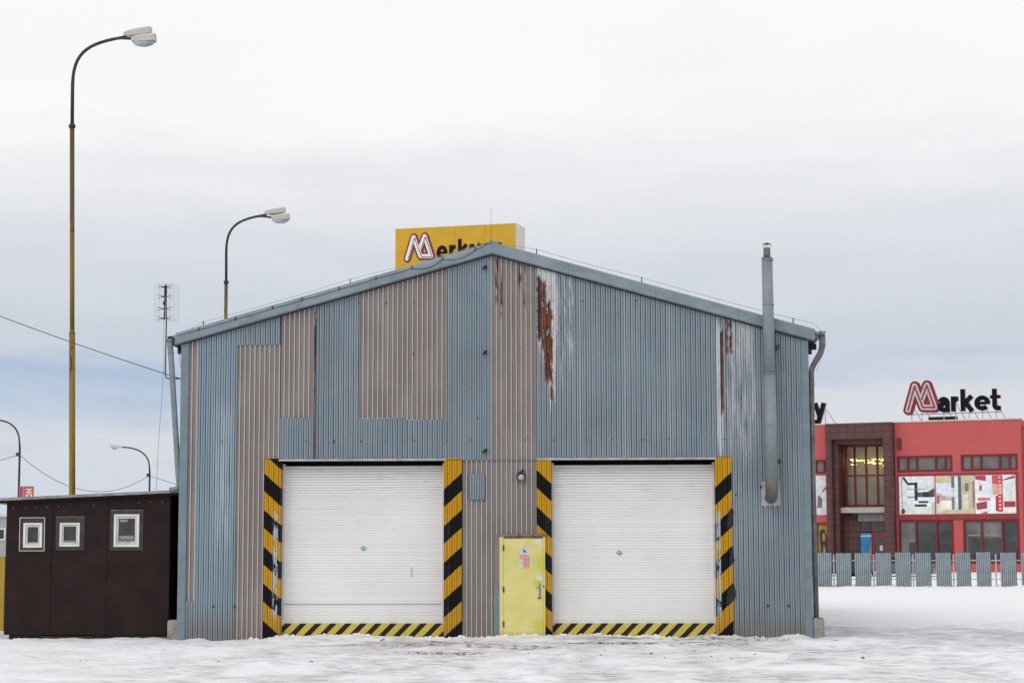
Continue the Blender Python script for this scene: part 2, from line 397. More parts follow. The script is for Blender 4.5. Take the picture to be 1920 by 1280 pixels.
def door_material():
    m_ = bpy.data.materials.new('pale_yellow_door_paint'); m_.use_nodes = True; t = NT(m_.node_tree)
    c = t.coord(); x, y, z = t.xyz(c)[0:3]
    a = t.noise(c, 2.6, 5, .6); f = t.noise(c, 22, 5, .7)
    col = t.mix(t.ramp(a, .3, .7), (.64, .58, .20), (.71, .65, .25))
    dn = lambda cx, cz, r: t.ramp(t.m('ADD', t.m('SQRT', t.m('ADD', t.m('POWER', t.m('SUBTRACT', x, cx), 2), t.m('POWER', t.m('SUBTRACT', z, cz), 2))), t.m('MULTIPLY', t.m('SUBTRACT', a, .5), .2)), r, 0)
    for cx, cz, r in ((.97, 1.5, .28), (.90, 1.12, .16), (.93, .27, .22)):
        nd = t.n('ShaderNodeMapRange'); dd = t.m('SQRT', t.m('ADD', t.m('POWER', t.m('SUBTRACT', x, cx), 2), t.m('POWER', t.m('SUBTRACT', z, cz), 2)))
        k = t.m('SUBTRACT', 1, t.ramp(t.m('ADD', dd, t.m('MULTIPLY', t.m('SUBTRACT', f, .5), .12)), .02, r))
        col = t.mix(t.m('MULTIPLY', k, .75), col, (.50, .50, .03))
    # smudged patch where an older sticker sat
    dd = t.m('MULTIPLY', t.zone(x, z, .38, .82, 1.38, 1.72, .08, .08), t.ramp(f, .45, .65))
    col = t.mix(t.m('MULTIPLY', dd, .5), col, (.35, .30, .12))
    col = t.mix(t.m('MULTIPLY', t.ramp(f, .68, .72), .6), col, (.25, .13, .04))
    col = t.mix(t.m('MULTIPLY', t.m('SUBTRACT', 1, t.ramp(t.m('ADD', z, t.m('MULTIPLY', f, .2)), .16, .3)), .5), col, (.3, .18, .05))
    t.surface(col, .5, 0, .35, f, .1, .002); return m_
M['door'] = door_material()

def tile_material():
    m_ = bpy.data.materials.new('brown_tile_cladding'); m_.use_nodes = True; t = NT(m_.node_tree)
    c = t.coord(); cx, cy, cz = t.xyz(c)[0:3]
    cb = t.n('ShaderNodeCombineXYZ'); t.put(cb.inputs[0], t.m('ADD', cx, cy)); t.put(cb.inputs[1], cz)
    b = t.n('ShaderNodeTexBrick'); t.put(b.inputs['Vector'], cb.outputs[0]); b.offset = 0
    b.inputs['Color1'].default_value = (.085, .035, .032, 1); b.inputs['Color2'].default_value = (.11, .048, .043, 1)
    b.inputs['Mortar'].default_value = (.045, .016, .018, 1); b.inputs['Scale'].default_value = 1
    b.inputs['Mortar Size'].default_value = .025; b.inputs['Brick Width'].default_value = .6; b.inputs['Row Height'].default_value = .42
    t.surface(b.outputs[0], .6); return m_
M['tile'] = tile_material()

def snow_material():
    m_ = bpy.data.materials.new('trodden_snow'); m_.use_nodes = True; t = NT(m_.node_tree)
    g = t.n('ShaderNodeNewGeometry').outputs['Position']; x, y, z = t.xyz(g)[0:3]
    a = t.noise(t.scale(g, (.35, .55, 1)), 1.0, 8, .62, .5)
    tr = t.noise(t.scale(g, (1.0, .75, 1), (4, 2, 0)), 1.0, 10, .72, .6)
    b = t.noise(g, 5.5, 7, .72); f = t.noise(g, 30, 4, .7)
    st = t.noise(t.scale(g, (1.6, 6.5, 1), (2, 5, 0)), 1.0, 9, .72, .4)
    col = t.mix(t.ramp(b, .3, .7), (.82, .82, .84), (.90, .90, .92))
    yard = t.m('SUBTRACT', 1, t.ramp(y, 4, 12))
    right = t.ramp(t.m('ADD', x, t.m('MULTIPLY', a, 5)), -5, 2)
    amt = t.m('MULTIPLY', yard, t.m('ADD', .4, t.m('MULTIPLY', right, .6)))
    # greyish packed ice, broken up by fine streaks
    ice = t.m('MULTIPLY', t.m('MULTIPLY', t.ramp(tr, .47, .58), t.ramp(st, .36, .58)), amt)
    col = t.mix(t.m('MULTIPLY', ice, .6), col, (.42, .42, .45))
    # brownish slush carried in by wheels
    big = t.ramp(t.noise(t.scale(g, (.42, .34, 1), (1, 9, 0)), 1.0, 6, .6, .8), .42, .60)
    col = t.mix(t.m('MULTIPLY', t.m('MULTIPLY', big, amt), .24), col, (.52, .47, .44))
    dirt = t.m('MULTIPLY', t.m('MULTIPLY', big, t.ramp(st, .47, .60)), amt)
    col = t.mix(t.m('MULTIPLY', dirt, .62), col, (.32, .27, .245))
    near = t.m('MAXIMUM', t.zone(x, y, -2.5, .8, -5.5, -1.2, .9, .9), t.zone(x, y, .9, 5.6, -3.4, -.25, .9, .7))
    d2 = t.m('MULTIPLY', t.m('MULTIPLY', near, t.ramp(t.noise(t.scale(g, (1.3, 1.9, 1), (7, 3, 0)), 1.0, 9, .72, .8), .50, .60)), t.ramp(b, .42, .52))
    col = t.mix(t.m('MULTIPLY', d2, .85), col, (.15, .105, .085))
    sp_ = None
    for (px_, py_, rx_, ry_) in ((2.1, -2.6, .75, .55), (3.0, -1.7, .8, .4), (-.45, -6.2, .6, .7), (-2.6, -3.0, .8, .6), (-1.0, -2.2, 1.0, .5), (.6, -3.6, 1.2, .5), (5.0, -1.5, .8, .5)):
        q = t.m('ADD', t.m('POWER', t.m('DIVIDE', t.m('SUBTRACT', x, px_), rx_), 2), t.m('POWER', t.m('DIVIDE', t.m('SUBTRACT', y, py_), ry_), 2))
        q = t.m('SUBTRACT', 1, t.ramp(q, .1, 1.6)); sp_ = q if sp_ is None else t.m('MAXIMUM', sp_, q)
    col = t.mix(t.m('MULTIPLY', t.m('MULTIPLY', sp_, t.ramp(st, .30, .6)), .55), col, (.40, .32, .28))
    col = t.mix(t.m('MULTIPLY', t.m('MULTIPLY', sp_, t.ramp(b, .50, .58)), .9), col, (.10, .065, .05))
    # wheel tracks running up to both gates
    for gx_, ph in ((-2.6, 0.0), (2.8, 1.3)):
        for off in (-.85, .85):
            dxx = t.m('ABSOLUTE', t.m('ADD', t.m('SUBTRACT', x, gx_ + off), t.m('MULTIPLY', t.m('SUBTRACT', a, .5), 1.4)))
            tk_ = t.m('MULTIPLY', t.m('SUBTRACT', 1, t.ramp(dxx, .12, .34)), t.m('MULTIPLY', yard, t.ramp(st, .35, .6)))
            col = t.mix(t.m('MULTIPLY', tk_, .42), col, (.45, .42, .40))
    # wet track to the right of the building
    tk = t.m('MULTIPLY', t.ramp(x, 5.5, 9), t.zone(t.m('ADD', y, t.m('MULTIPLY', a, 3)), x, -2.5, 7.5, 5.5, 90, 2.0, 2))
    col = t.mix(t.m('MULTIPLY', t.m('MULTIPLY', tk, t.ramp(tr, .35, .6)), .6), col, (.42, .42, .45))
    hb = t.m('ADD', t.m('MULTIPLY', b, .6), t.m('MULTIPLY', f, .4))
    t.surface(col, .75, 0, .25, hb, .5, .03); return m_
M['snow'] = snow_material()

# ------------------------------------------------------------------ ground
def ground_z(x, y):
    zz = 0.0
    if y > 66: zz += .6 * min(1, (y - 66) / 26)
    k = 1 if y < 6 else max(0, 1 - (y - 6) / 30)
    p = Vector((x, y, 0))
    zz += k * (.035 * noise.noise(Vector((x * .9, y * .8, 11))) + .03 * noise.noise(Vector((x * 2.1, y * 1.7, 4))) + .055 * noise.noise(p * .45) + .03 * noise.noise(Vector((x * 1.1, y * 2.0, 3))) + .018 * noise.noise(Vector((x * 3.2, y * 5.0, 7))) + .010 * noise.noise(Vector((x * 8, y * 9, 1))))
    # swept snow piled up against the gates, hollow at the left end
    if -2.0 < y < 1.0:
        wgt = max(0, 1 - abs(y + .35) / 1.2)
        bank = .085 if -4.5 < x < 5.0 else (.06 if 5 <= x < 6.2 else .02)
        edge = min(1, max(0, (x + 4.9) / .8))
        lump = .055 * noise.noise(Vector((x * 2.3, 5, 0))) + .03 * noise.noise(Vector((x * 7, 2, 0)))
        zz += wgt * (bank * (edge if x < 0 else 1) + lump)
    # soft heap under the fence
    if 55 < y < 67 and x > 5:
        zz += .10 * max(0, 1 - abs(y - 64.8) / 1.6) * (1 + noise.noise(Vector((x * .9, y, 0))))
    return zz
def lines(segs):
    out = []
    for a, b, st in segs:
        n = max(1, round((b - a) / st))
        out += [a + (b - a) * i / n for i in range(n)]
    out.append(segs[-1][1]); return out
gx = lines([(-2500, -300, 550), (-300, -60, 40), (-60, -15, 4), (-15, 15, .11), (15, 60, 1.0), (60, 300, 40), (300, 2500, 550)])
gy = lines([(-400, -60, 60), (-60, -22, 2), (-22, -6, .16), (-6, 2, .08), (2, 12, .4), (12, 60, 2), (60, 70, .4), (70, 110, 2), (110, 300, 30), (300, 3500, 400)])
gm = MB(); nx_, ny_ = len(gx), len(gy)
gm.v = [(x, y, ground_z(x, y)) for y in gy for x in gx]
gm.f = [[j * nx_ + i, j * nx_ + i + 1, (j + 1) * nx_ + i + 1, (j + 1) * nx_ + i] for j in range(ny_ - 1) for i in range(nx_ - 1)]
gm.k = [0] * len(gm.f); gm.smooth = set(range(len(gm.f)))
tag(gm.build('snowy_ground', M['snow']), kind='structure')

# ------------------------------------------------------------------ WAREHOUSE
EAVE_X, EAVE_Z, APEX_Z = 6.61, 6.10, 7.96
SL = (APEX_Z - EAVE_Z) / EAVE_X
def roofz(x): return APEX_Z - abs(x) * SL
WH = empty('warehouse', (0, 0, 0), 'gabled hall clad in patched blue and brown corrugated sheets with two white roller gates', 'warehouse')
LEN = 24.0
BX0, BX1 = -6.32, 6.33
ops = [(-4.27, -0.975), (1.175, 4.45)]
OPT = 3.56
# backing wall behind the sheets, around the gate openings
def gable_prism(x0, x1, zb, y0, y1):
    pts = [(x0, zb), (x1, zb), (x1, roofz(x1) - .22)]
    if x0 < 0 < x1: pts.append((0, roofz(0) - .22))
    pts.append((x0, roofz(x0) - .22)); return pts
wb = MB()
wb.prism(gable_prism(BX0 + .03, BX1 - .03, OPT + .02, 0, 0), .04, .20)
for a, b in ((BX0 + .03, ops[0][0] - .01), (ops[0][1] + .01, ops[1][0] - .01), (ops[1][1] + .01, BX1 - .03)):
    wb.box(a, b, .04, .20, -.3, OPT + .02)
part(wb, 'wall', M['dark'], WH)
def side_wall(x, out):
    m_ = MB(); y = .2; n = 0
    pts = []
    while y < LEN:
        for dy, dx in ((0, 0), (.10, 0), (.13, .03), (.17, .03)): pts.append((x + out * dx, min(LEN, y + dy)))
        y += .20
    for i in range(len(pts) - 1):
        (xa, ya), (xb, yb) = pts[i], pts[i + 1]
        q = [(xa, ya, -.3), (xb, yb, -.3), (xb, yb, 6.0), (xa, ya, 6.0)]
        m_.add(q, [(0, 1, 2, 3)])
    m_.box(x - (.08 if out > 0 else .0), x - (.0 if out > 0 else -.08), .21, LEN - .01, -.3, 6.0)
    return part(m_, 'side_wall', M['blue'], WH)
side_wall(BX0 + .02, -1); side_wall(BX1 - .02, 1)
part(MB().prism(gable_prism(BX0, BX1, -.3, 0, 0), LEN, LEN + .1), 'rear_wall', M['blue'], WH)

# corrugated sheets. kind: blue = wide crowns and narrow grooves; brown = wide troughs and narrow crowns
def sheet(x0, x1, z0, z1, kind='blue', y=0.0, mats=None, pitch=.1, phase=0.0, follow=True, name='cladding_sheet', jag=0):
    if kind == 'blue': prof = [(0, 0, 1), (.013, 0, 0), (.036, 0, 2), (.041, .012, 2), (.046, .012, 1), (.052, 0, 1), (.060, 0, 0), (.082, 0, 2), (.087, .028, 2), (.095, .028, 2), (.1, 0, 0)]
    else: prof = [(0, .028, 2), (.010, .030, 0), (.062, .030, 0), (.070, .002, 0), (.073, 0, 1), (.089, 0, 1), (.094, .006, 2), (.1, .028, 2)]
    k_ = pitch / .1
    xs = []; n0 = math.floor((x0 - phase) / pitch) - 1
    xx = n0 * pitch + phase
    while xx < x1 + pitch:
        for (dx, dy, mi) in prof[:-1]: xs.append((xx + dx * k_, dy, mi))
        xx += pitch
    def dy_at(xq):
        for i in range(len(xs) - 1):
            if xs[i][0] <= xq <= xs[i + 1][0]:
                f = (xq - xs[i][0]) / max(1e-9, xs[i + 1][0] - xs[i][0]); return xs[i][1] + f * (xs[i + 1][1] - xs[i][1]), xs[i][2]
        return 0, 0
    a, b = dy_at(x0), dy_at(x1)
    pts = [(x0, a[0], a[1])] + [p for p in xs if x0 + 1e-4 < p[0] < x1 - 1e-4] + [(x1, b[0], b[1])]
    if follow and x0 < 0 < x1: pts.append((0, dy_at(0)[0], 0)); pts.sort()
    mb = MB(); vs = []; 
    for (px, py, mi) in pts:
        zt = min(z1, roofz(px) - .12) if follow else z1
        zb = z0 + (jag * (random.random() - .5) if jag else 0)
        vs += [(px, y - .03 + py, zb), (px, y - .03 + py, zt)]
    n = len(pts)
    fs = []; ks = []
    for i in range(n - 1):
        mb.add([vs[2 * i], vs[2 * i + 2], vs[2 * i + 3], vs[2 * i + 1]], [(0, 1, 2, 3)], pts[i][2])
    # returned edges so the sheet has thickness at its rim
    for i in range(n - 1):
        p, q = vs[2 * i], vs[2 * i + 2]
        mb.add([p, q, (q[0], y + .008, q[2]), (p[0], y + .008, p[2])], [(3, 2, 1, 0)], 0)
    for i in (0, n - 1):
        p, q = vs[2 * i], vs[2 * i + 1]
        mb.add([p, q, (q[0], y + .008, q[2]), (p[0], y + .008, p[2])], [(0, 1, 2, 3)], 0)
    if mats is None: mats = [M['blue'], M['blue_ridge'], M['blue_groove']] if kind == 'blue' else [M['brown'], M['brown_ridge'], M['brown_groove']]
    return part(mb, name, mats, WH)
TOPZ = 9
def lab(o, s): o['label'] = s; return o
lab(sheet(-6.17, -5.99, .75, TOPZ, 'brown', phase=.02), 'narrow brown sheet by the left corner')
sheet(-6.17, -5.99, -.1, .75, 'blue', phase=.0)
lab(sheet(-5.99, -5.18, -.1, TOPZ, 'blue'), 'clean blue sheet reaching the ground')
sheet(-5.18, -4.30, 5.90, TOPZ, 'blue', y=-.004)
lab(sheet(-5.18, -4.61, -.1, 5.90, 'brown'), 'brown sheet left of the left gate')
sheet(-4.61, -4.30, 3.60, 5.90, 'brown', y=-.002)
lab(sheet(-4.29, -3.62, 4.42, TOPZ, 'brown', y=-.002), 'brown sheet above the left gate')
sheet(-4.29, -3.62, 3.58, 4.42, 'blue')
sheet(-3.572, -2.69, 3.58, TOPZ, 'blue', y=.001)
lab(sheet(-2.69, -1.78, 4.40, TOPZ, 'brown', y=-.002, jag=.05), 'left half of the wide brown patch')
lab(sheet(-1.78, -.92, 4.36, TOPZ, 'brown', y=-.005, jag=.05), 'right half of the wide brown patch')
sheet(-2.69, -1.78, 3.58, 4.42, 'blue'); sheet(-1.78, -.92, 3.58, 4.38, 'blue', y=-.002)
lab(sheet(-.92, -.02, 3.56, TOPZ, 'blue', y=-.004), 'blue sheet left of the ridge line')
lab(sheet(-.02, .88, 3.56, TOPZ, 'brown', y=-.001), 'brown sheet under the ridge with rust runs')
lab(sheet(.885, 1.76, 3.58, TOPZ, 'blue', y=-.002), 'blue sheet peeled to white with red-brown rust')
sheet(1.76, 2.66, 3.58, TOPZ, 'blue', y=-.004); sheet(2.66, 3.56, 3.58, TOPZ, 'blue', y=-.002); sheet(3.56, 4.46, 3.58, TOPZ, 'blue', y=-.004)
lab(sheet(4.46, 4.77, 3.60, TOPZ, 'blue'), 'blue sheet with a tall dark rust streak')
lab(sheet(4.77, 5.42, -.1, TOPZ, 'blue', y=-.003), 'blue sheet beside the right gate')
sheet(5.42, 6.19, -.1, TOPZ, 'blue', y=0)
lab(sheet(-.605, -.03, -.1, 3.56, 'brown', y=-.004), 'brown sheet between gate and door')
lab(sheet(-.03, .14, -.1, 3.56, 'brown', y=-.001), 'narrow brown strip left of the door')
lab(sheet(.14, .88, 2.06, 3.56, 'brown', y=-.001), 'brown sheet above the yellow door')
lab(sheet(-.47, -.145, 2.76, 3.275, 'blue', y=-.026, follow=False, name='patch_sheet'), 'small bright blue patch')
lab(part(MB().box(-3.615, -3.575, -.040, -.01, 3.60, 6.78), 'joint_strip', M['rustrun'], WH), 'rusted vertical strip')
# corner trims
for a, b in ((BX0 - .01, -6.165), (6.185, BX1 + .01)):
    tm = MB(); zt = min(roofz(a), roofz(b)) - .14
    tm.bbox(a, b, -.045, .22, -.1, zt, .008); part(tm, 'corner_trim', M['trim'], WH)
# flashing strips above the gates and across the middle
for a, b in ((-4.31, -.925), (.89, 4.465)):
    part(MB().bbox(a, b, -.06, .03, 3.545, 3.585, .006), 'gate_flashing', M['roof_edge'], WH)
part(MB().box(-.92, .88, -.042, .0, 3.548, 3.562), 'joint_strip', M['trim'], WH)
part(MB().bbox(.03, .145, -.040, .02, -.1, 1.05, .006), 'door_side_trim', M['trim'], WH); part(MB().bbox(.05, .145, -.040, .02, 1.051, 2.06, .006), 'door_side_trim', M['brown'], WH)

# striped gate posts
YEL = (.57, .305, .012)
posts = [(-4.595, -4.27, +.9, -4.595, 2.94, 1), (-.975, -.62, -.9, -.62, 2.93, -1), (.88, 1.175, +.95, .88, 3.00, 3), (4.45, 4.77, -.95, 4.77, 2.94, -2)]
for i, (a, b, slp, xr, z0, side) in enumerate(posts):
    sm = stripe_material('hazard_stripe_paint', xr, slp, z0, .732, .49, YEL, side=side)
    o = sheet(a, b, -.08, 3.59, 'blue', y=-.012, mats=[sm, sm, sm], follow=False, name='gate_post')
    o['label'] = ['outer post of the left gate, black bands falling to the right', 'inner post of the left gate, bands rising to the right',
                  'inner post of the right gate, partly behind the yellow door', 'outer post of the right gate, paint torn and flaking'][i]
    inner = b if slp > 0 else a
    jm = MB(); jx = (inner - .012, inner + .0) if slp > 0 else (inner - .0, inner + .012)
    jm.box(min(jx), max(jx), .0, .34, -.08, 3.545); 
    part(jm, 'door_jamb', sm, WH)
# torn scraps of tape on the far right post
for poly in ([(4.66, 2.16), (4.79, 2.24), (4.805, 2.52), (4.76, 2.58), (4.70, 2.50)], [(4.70, 1.45), (4.775, 1.50), (4.815, 1.56), (4.785, 1.60), (4.775, 1.80), (4.72, 1.72)],
             [(4.64, .66), (4.80, .78), (4.825, .86), (4.81, 1.0), (4.78, 1.10), (4.66, .95)]):
    part(MB().prism(poly, -.052, -.046), 'torn_tape', M['black'], WH)

# roller gates
SLAT = .0545
def slat_mesh(wd):
    m_ = MB(); h = SLAT
    prof = [(0, 0), (-.002, .008), (-.0035, .022), (-.003, .036), (-.0005, .0505), (.0025, .0512), (.0025, h - .0003)]
    vs = []
    for (py, pz) in prof: vs += [(-wd / 2, py, pz), (wd / 2, py, pz)]
    m_.add(vs, [(2 * i, 2 * i + 1, 2 * i + 3, 2 * i + 2) for i in range(len(prof) - 1)])
    me = bpy.data.meshes.new('slat'); me.from_pydata(m_.v, [], m_.f); me.materials.append(M['shutter'])
    for p in me.polygons: p.use_smooth = False
    me.update(); return me
for gi, (a, b) in enumerate(ops):
    GY = .26
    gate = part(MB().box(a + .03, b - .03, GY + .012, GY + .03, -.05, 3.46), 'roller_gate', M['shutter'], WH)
    for q0, q1 in ((a + .005, a + .05), (b - .05, b - .005)): part(MB().box(q0, q1, GY - .05, GY + .03, -.05, 3.50), 'side_guide', M['paper'], gate)
    gate['label'] = ['left white roller gate', 'right white roller gate'][gi]
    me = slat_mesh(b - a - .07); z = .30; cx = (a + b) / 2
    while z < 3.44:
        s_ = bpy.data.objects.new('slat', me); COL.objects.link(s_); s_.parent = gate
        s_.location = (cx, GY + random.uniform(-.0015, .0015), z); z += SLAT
    bm_ = stripe_material('bottom_bar_stripes', a, -1.0, 0.08, .303, .46, (.74, .64, .11), (.02, .017, .016), chips=False)
    bm_s = MB().bbox(a + .01, b - .01, GY - .055, GY + .005, -.06, .30, .008)
    bb = part(bm_s, 'bottom_bar', bm_, gate)
    # little green makers' diamond
    dx_, dz_ = ((-2.62, 1.80), (2.53, 1.70))[gi]
    dm = MB().prism([(dx_ - .065, dz_), (dx_, dz_ - .05), (dx_ + .065, dz_), (dx_, dz_ + .05)], GY - .020, GY - .016)
    dm.prism([(dx_ - .035, dz_ - .004), (dx_ + .035, dz_ - .004), (dx_ + .035, dz_ + .012), (dx_ - .035, dz_ + .012)], GY - .022, GY - .0205, 1)
    part(dm, 'emblem_sticker', [M['green'], M['paper']], gate)
    # drum, and near-black sheets that paint the shade of the cavity
    dr = MB().tube([(a + .02, GY + .36, 3.62), (b - .02, GY + .36, 3.62)], .16, 16)
    part(dr, 'shutter_drum', M['dark'], gate)
    part(MB().box(a - .05, b + .05, GY + .62, GY + .66, -.1, 4.2).box(a - .05, b + .05, .21, GY + .62, 4.2, 4.24), 'cavity_shade', M['dark'], gate)
# pale streak marks on the left gate
for q_ in range(4): part(MB().box(-1.655, -1.633, .244, .2485, 1.24 + q_ * .05, 1.262 + q_ * .05), 'paint_mark', M['wire_lt'], WH)
part(MB().box(-4.23, -1.02, .236, .248, .684, .694), 'seam_line', M['galv'], WH)

# yellow door
DY = -.075
df = MB()
df.box(.141, .222, DY, -.03, -.06, 2.03); df.box(1.010, 1.05, DY - .002, -.03, -.06, 2.03)
door = part(df, 'service_door', M['door'], WH)
door['label'] = 'pale yellow steel door between the two gates'
leaf = part(MB().bbox(.226, 1.008, DY - .012, DY + .03, .03, 1.985, .006), 'door_leaf', M['door'], door)
part(MB().bbox(.12, 1.075, DY - .03, -.03, 2.033, 2.07, .006).box(.15, 1.05, DY + .01, -.03, 1.99, 2.033), 'door_lintel', simple('rusty_lintel', (.20, .15, .11), .8, .4, 9), door)
for hz in (.30, .98, 1.80):
    part(MB().tube([(.224, DY - .022, hz - .06), (.224, DY - .022, hz + .06)], .013, 8).tube([(.224, DY - .022, hz - .015), (.224, DY - .022, hz + .005)], .017, 8), 'hinge', M['rustbar'], door)
hp = MB().bbox(.925, .965, DY - .026, DY - .012, .82, 1.10, .004).tube([(.945, DY - .03, 1.02), (.945, DY - .06, 1.02), (.865, DY - .062, 1.015)], .009, 8)
part(hp, 'door_handle', M['pipe'], door)
part(MB().bbox(.90, .97, DY - .03, DY - .012, .80, .82, .004).box(1.012, 1.03, DY - .02, DY, 1.02, 1.06), 'lock_catch', M['rustbar'], door)
st = MB(); ys = DY - .016
def dec(mb, x0, x1, z0, z1, k, lay=0): mb.box(x0, x1, ys - lay * .0012, ys + .0035 - lay * .0002, z0, z1, k)
dec(st, .555, .735, 1.665, 1.835, 0); dec(st, .555, .735, 1.575, 1.663, 1); dec(st, .555, .615, 1.385, 1.572, 0); dec(st, .617, .735, 1.442, 1.572, 1); dec(st, .617, .735, 1.385, 1.440, 2)
ring = []
for q in range(20):
    a0, a1 = 2 * math.pi * q / 20, 2 * math.pi * (q + 1) / 20
    c0 = lambda a_, r_: (.645 + math.cos(a_) * r_, ys - .003, 1.752 + math.sin(a_) * r_)
    st.add([c0(a0, .062), c0(a1, .062), c0(a1, .070), c0(a0, .070)], [(0, 1, 2, 3)], 4)
st.prism([(.622, 1.72), (.640, 1.705), (.655, 1.73), (.642, 1.77), (.628, 1.79), (.618, 1.75)], ys - .003, ys - .0015, 3)
st.prism([(.66, 1.715), (.672, 1.715), (.665, 1.76)], ys - .003, ys - .0015, 3)
for zz in (1.54, 1.49, 1.405): st.prism([(.578, zz - .014), (.594, zz - .014), (.586, zz + .018)], ys - .003, ys - .0015, 3)
for k_ in range(3): dec(st, .57, .72, 1.588 + k_ * .024, 1.598 + k_ * .024, 5, 1)
for k_ in range(4): dec(st, .63, .722, 1.455 + k_ * .028, 1.464 + k_ * .028, 5, 1)
part(st, 'warning_stickers', [M['paper'], M['pink'], M['orange'], M['print_black'], M['wire_lt'], simple('print_pale_pink', (.7, .45, .46), .6)], door)
part(MB().box(.858, .985, ys, ys + .003, 1.875, 1.965), 'paper_note', M['paper'], door)
part(MB().box(.875, .995, ys, ys + .003, 1.165, 1.262), 'paper_note', M['paper'], door)

# screws, cable clamps
sc = MB()
for zr in (3.95, 6.75):
    for i in range(22):
        x = -6.0 + i * .56 + random.uniform(-.08, .08)
        if zr < roofz(x) - .3: sc.box(x - .011, x + .011, -.042, -.028, zr - .011 + random.uniform(-.03, .03), zr + .014)
for x in (-5.60, -5.17, 5.45, 5.86): sc.box(x - .02, x + .02, -.046, -.028, .63, .67)
for x, z in ((-1.6, 5.7), (4.85, 2.85), (-.3, 4.4)): sc.box(x - .014, x + .014, -.044, -.028, z - .014, z + .014)
part(sc, 'screw_heads', M['black_iron'], WH)['kind'] = 'stuff'
for z in (7.45, 5.72, 3.74):
    c_ = MB().bbox(-.165, -.115, -.10, -.02, z - .02, z + .03, .008); c_.tube([(-.145, -.09, z - .01), (-.185, -.10, z - .045)], .022, 8); c_.tube([(-.125, -.09, z + .015), (-.10, -.1, z + .03)], .016, 8)
    part(c_, 'cable_clamp', M['black'], WH)

# roof: two slopes, verge flashings in lengths, purlin ends under the eaves
for sgn in (-1, 1):
    r_ = MB()
    X1 = sgn * (EAVE_X - .02)
    pts = [(0, APEX_Z - .075), (X1, roofz(X1) - .075), (X1, roofz(X1) - .035), (0, APEX_Z - .035)]
    if sgn < 0: pts = pts[::-1]
    if sgn > 0: pts = [pts[0], pts[1], pts[2], pts[3]]
    r_.prism(pts, -.10, LEN + .3)
    part(r_, 'roof_slope', M['roof'], WH)
    so = MB()       # dark underside of the overhang with purlins
    xa, xb = sgn * 6.33, sgn * 6.50
    lo, hi = min(xa, xb), max(xa, xb)
    so.box(lo, hi, -.02, LEN, 5.90, 5.97)
    for k_ in range(26): so.box(lo, hi + (.05 if sgn > 0 else 0), .4 + k_ * .9, .5 + k_ * .9, 5.78, 5.90)
    part(so, 'eave_soffit', M['soffit'], WH)
    # verge flashing: a sloping upper face and a plumb lower face, cut into lengths
    cuts = [0, 1.05, 2.45, 3.9, 5.3, 6.44] if sgn < 0 else [0, 1.55, 3.3, 4.95, 6.47]
    for i in range(len(cuts) - 1):
        xa, xb = sgn * cuts[i], sgn * (cuts[i + 1] - .004); f_ = MB()
        if sgn < 0: xa, xb = xb, xa
        y_o = -.002 * (i % 2)
        vs = []
        for xx in (xa, xb):
            t_ = roofz(xx)
            top_y = -.10 if sgn < 0 else -.125
            vs += [(xx, .02, t_), (xx, top_y + y_o, t_ - .002), (xx, -.16 + y_o, t_ - (.085 if sgn < 0 else .035)), (xx, -.16 + y_o, t_ - .225), (xx, -.135, t_ - .245), (xx, -.03, t_ - .245)]
        n = 6; fs = [(i_, i_ + 1, n + i_ + 1, n + i_) for i_ in range(n - 1)] + [(n - 1, 0, n, 2 * n - 1)]
        f_.add(vs, fs); f_.add([vs[q] for q in range(n)], [tuple(range(n))[::-1]]); f_.add([vs[n + q] for q in range(n)], [tuple(range(n))])
        part(f_, 'verge_flashing', M['fascia'], WH)
    e_ = MB()       # thin under-trim where the flashing meets the sheets
    xa, xb = (-6.30, 0) if sgn < 0 else (0, 6.30)
    q = [(xa, roofz(xa) - .27), (xb, roofz(xb) - .27), (xb, roofz(xb) - .246), (xa, roofz(xa) - .246)]
    e_.prism(q, -.075, -.01); part(e_, 'verge_trim', M['black_iron'], WH)
part(MB().prism([(-.11, APEX_Z - .04), (0, APEX_Z - .015), (.11, APEX_Z - .04), (.11, APEX_Z - .01), (0, APEX_Z + .02), (-.11, APEX_Z - .01)], -.13, LEN), 'ridge_cap', M['fascia'], WH)

# gutters and downpipes
def gutter(cx, cz, r, name_par):
    g = MB(); n = 10; vs = []
    for yy in (-.10, LEN + .2):
        for i in range(n + 1):
            a_ = math.pi + math.pi * i / n
            vs.append((cx + r * math.cos(a_), yy, cz + r * math.sin(a_) * .9))
    g.add(vs, [(i, i + 1, n + 1 + i + 1, n + 1 + i) for i in range(n)], 0, True)
    g.add([vs[i] for i in range(n + 1)], [tuple(range(n + 1))[::-1]])
    return part(g, 'gutter', M['pipe'], WH)
gutter(-6.575, 6.085, .085, WH); gutter(6.62, 6.10, .075, WH)
pl = MB()
pl.tube([(-6.575, .0, 6.06), (-6.565, .0, 5.90), (-6.545, .0, 5.70), (-6.36, .05, 3.20), (-6.35, .08, 3.10), (-6.37, .10, 3.03), (-6.46, .12, 2.995), (-6.55, .12, 2.985)], [.062, .062, .058, .058, .055, .052, .05, .05], 14)
pl.tube([(-6.552, .0, 5.77), (-6.549, .0, 5.74)], .067, 14); pl.tube([(-6.567, .0, 6.04), (-6.565, .0, 5.98)], .078, 14)
lab(part(pl, 'downpipe', M['pipe'], WH), 'leaning left downpipe that ends on the shed roof')
pr = MB()
pr.tube([(6.62, .0, 6.08), (6.62, .0, 5.80), (6.59, .0, 5.68), (6.45, .06, 5.44), (6.415, .08, 5.36), (6.405, .10, 5.25), (6.40, .10, 3.0), (6.415, .10, .40)], [.062, .062, .06, .058, .056, .054, .054, .054], 14)
for zc in (5.05, 3.9, 2.45, 1.45): pr.tube([(6.404, .10, zc - .02), (6.404, .10, zc + .02)], .061, 14)
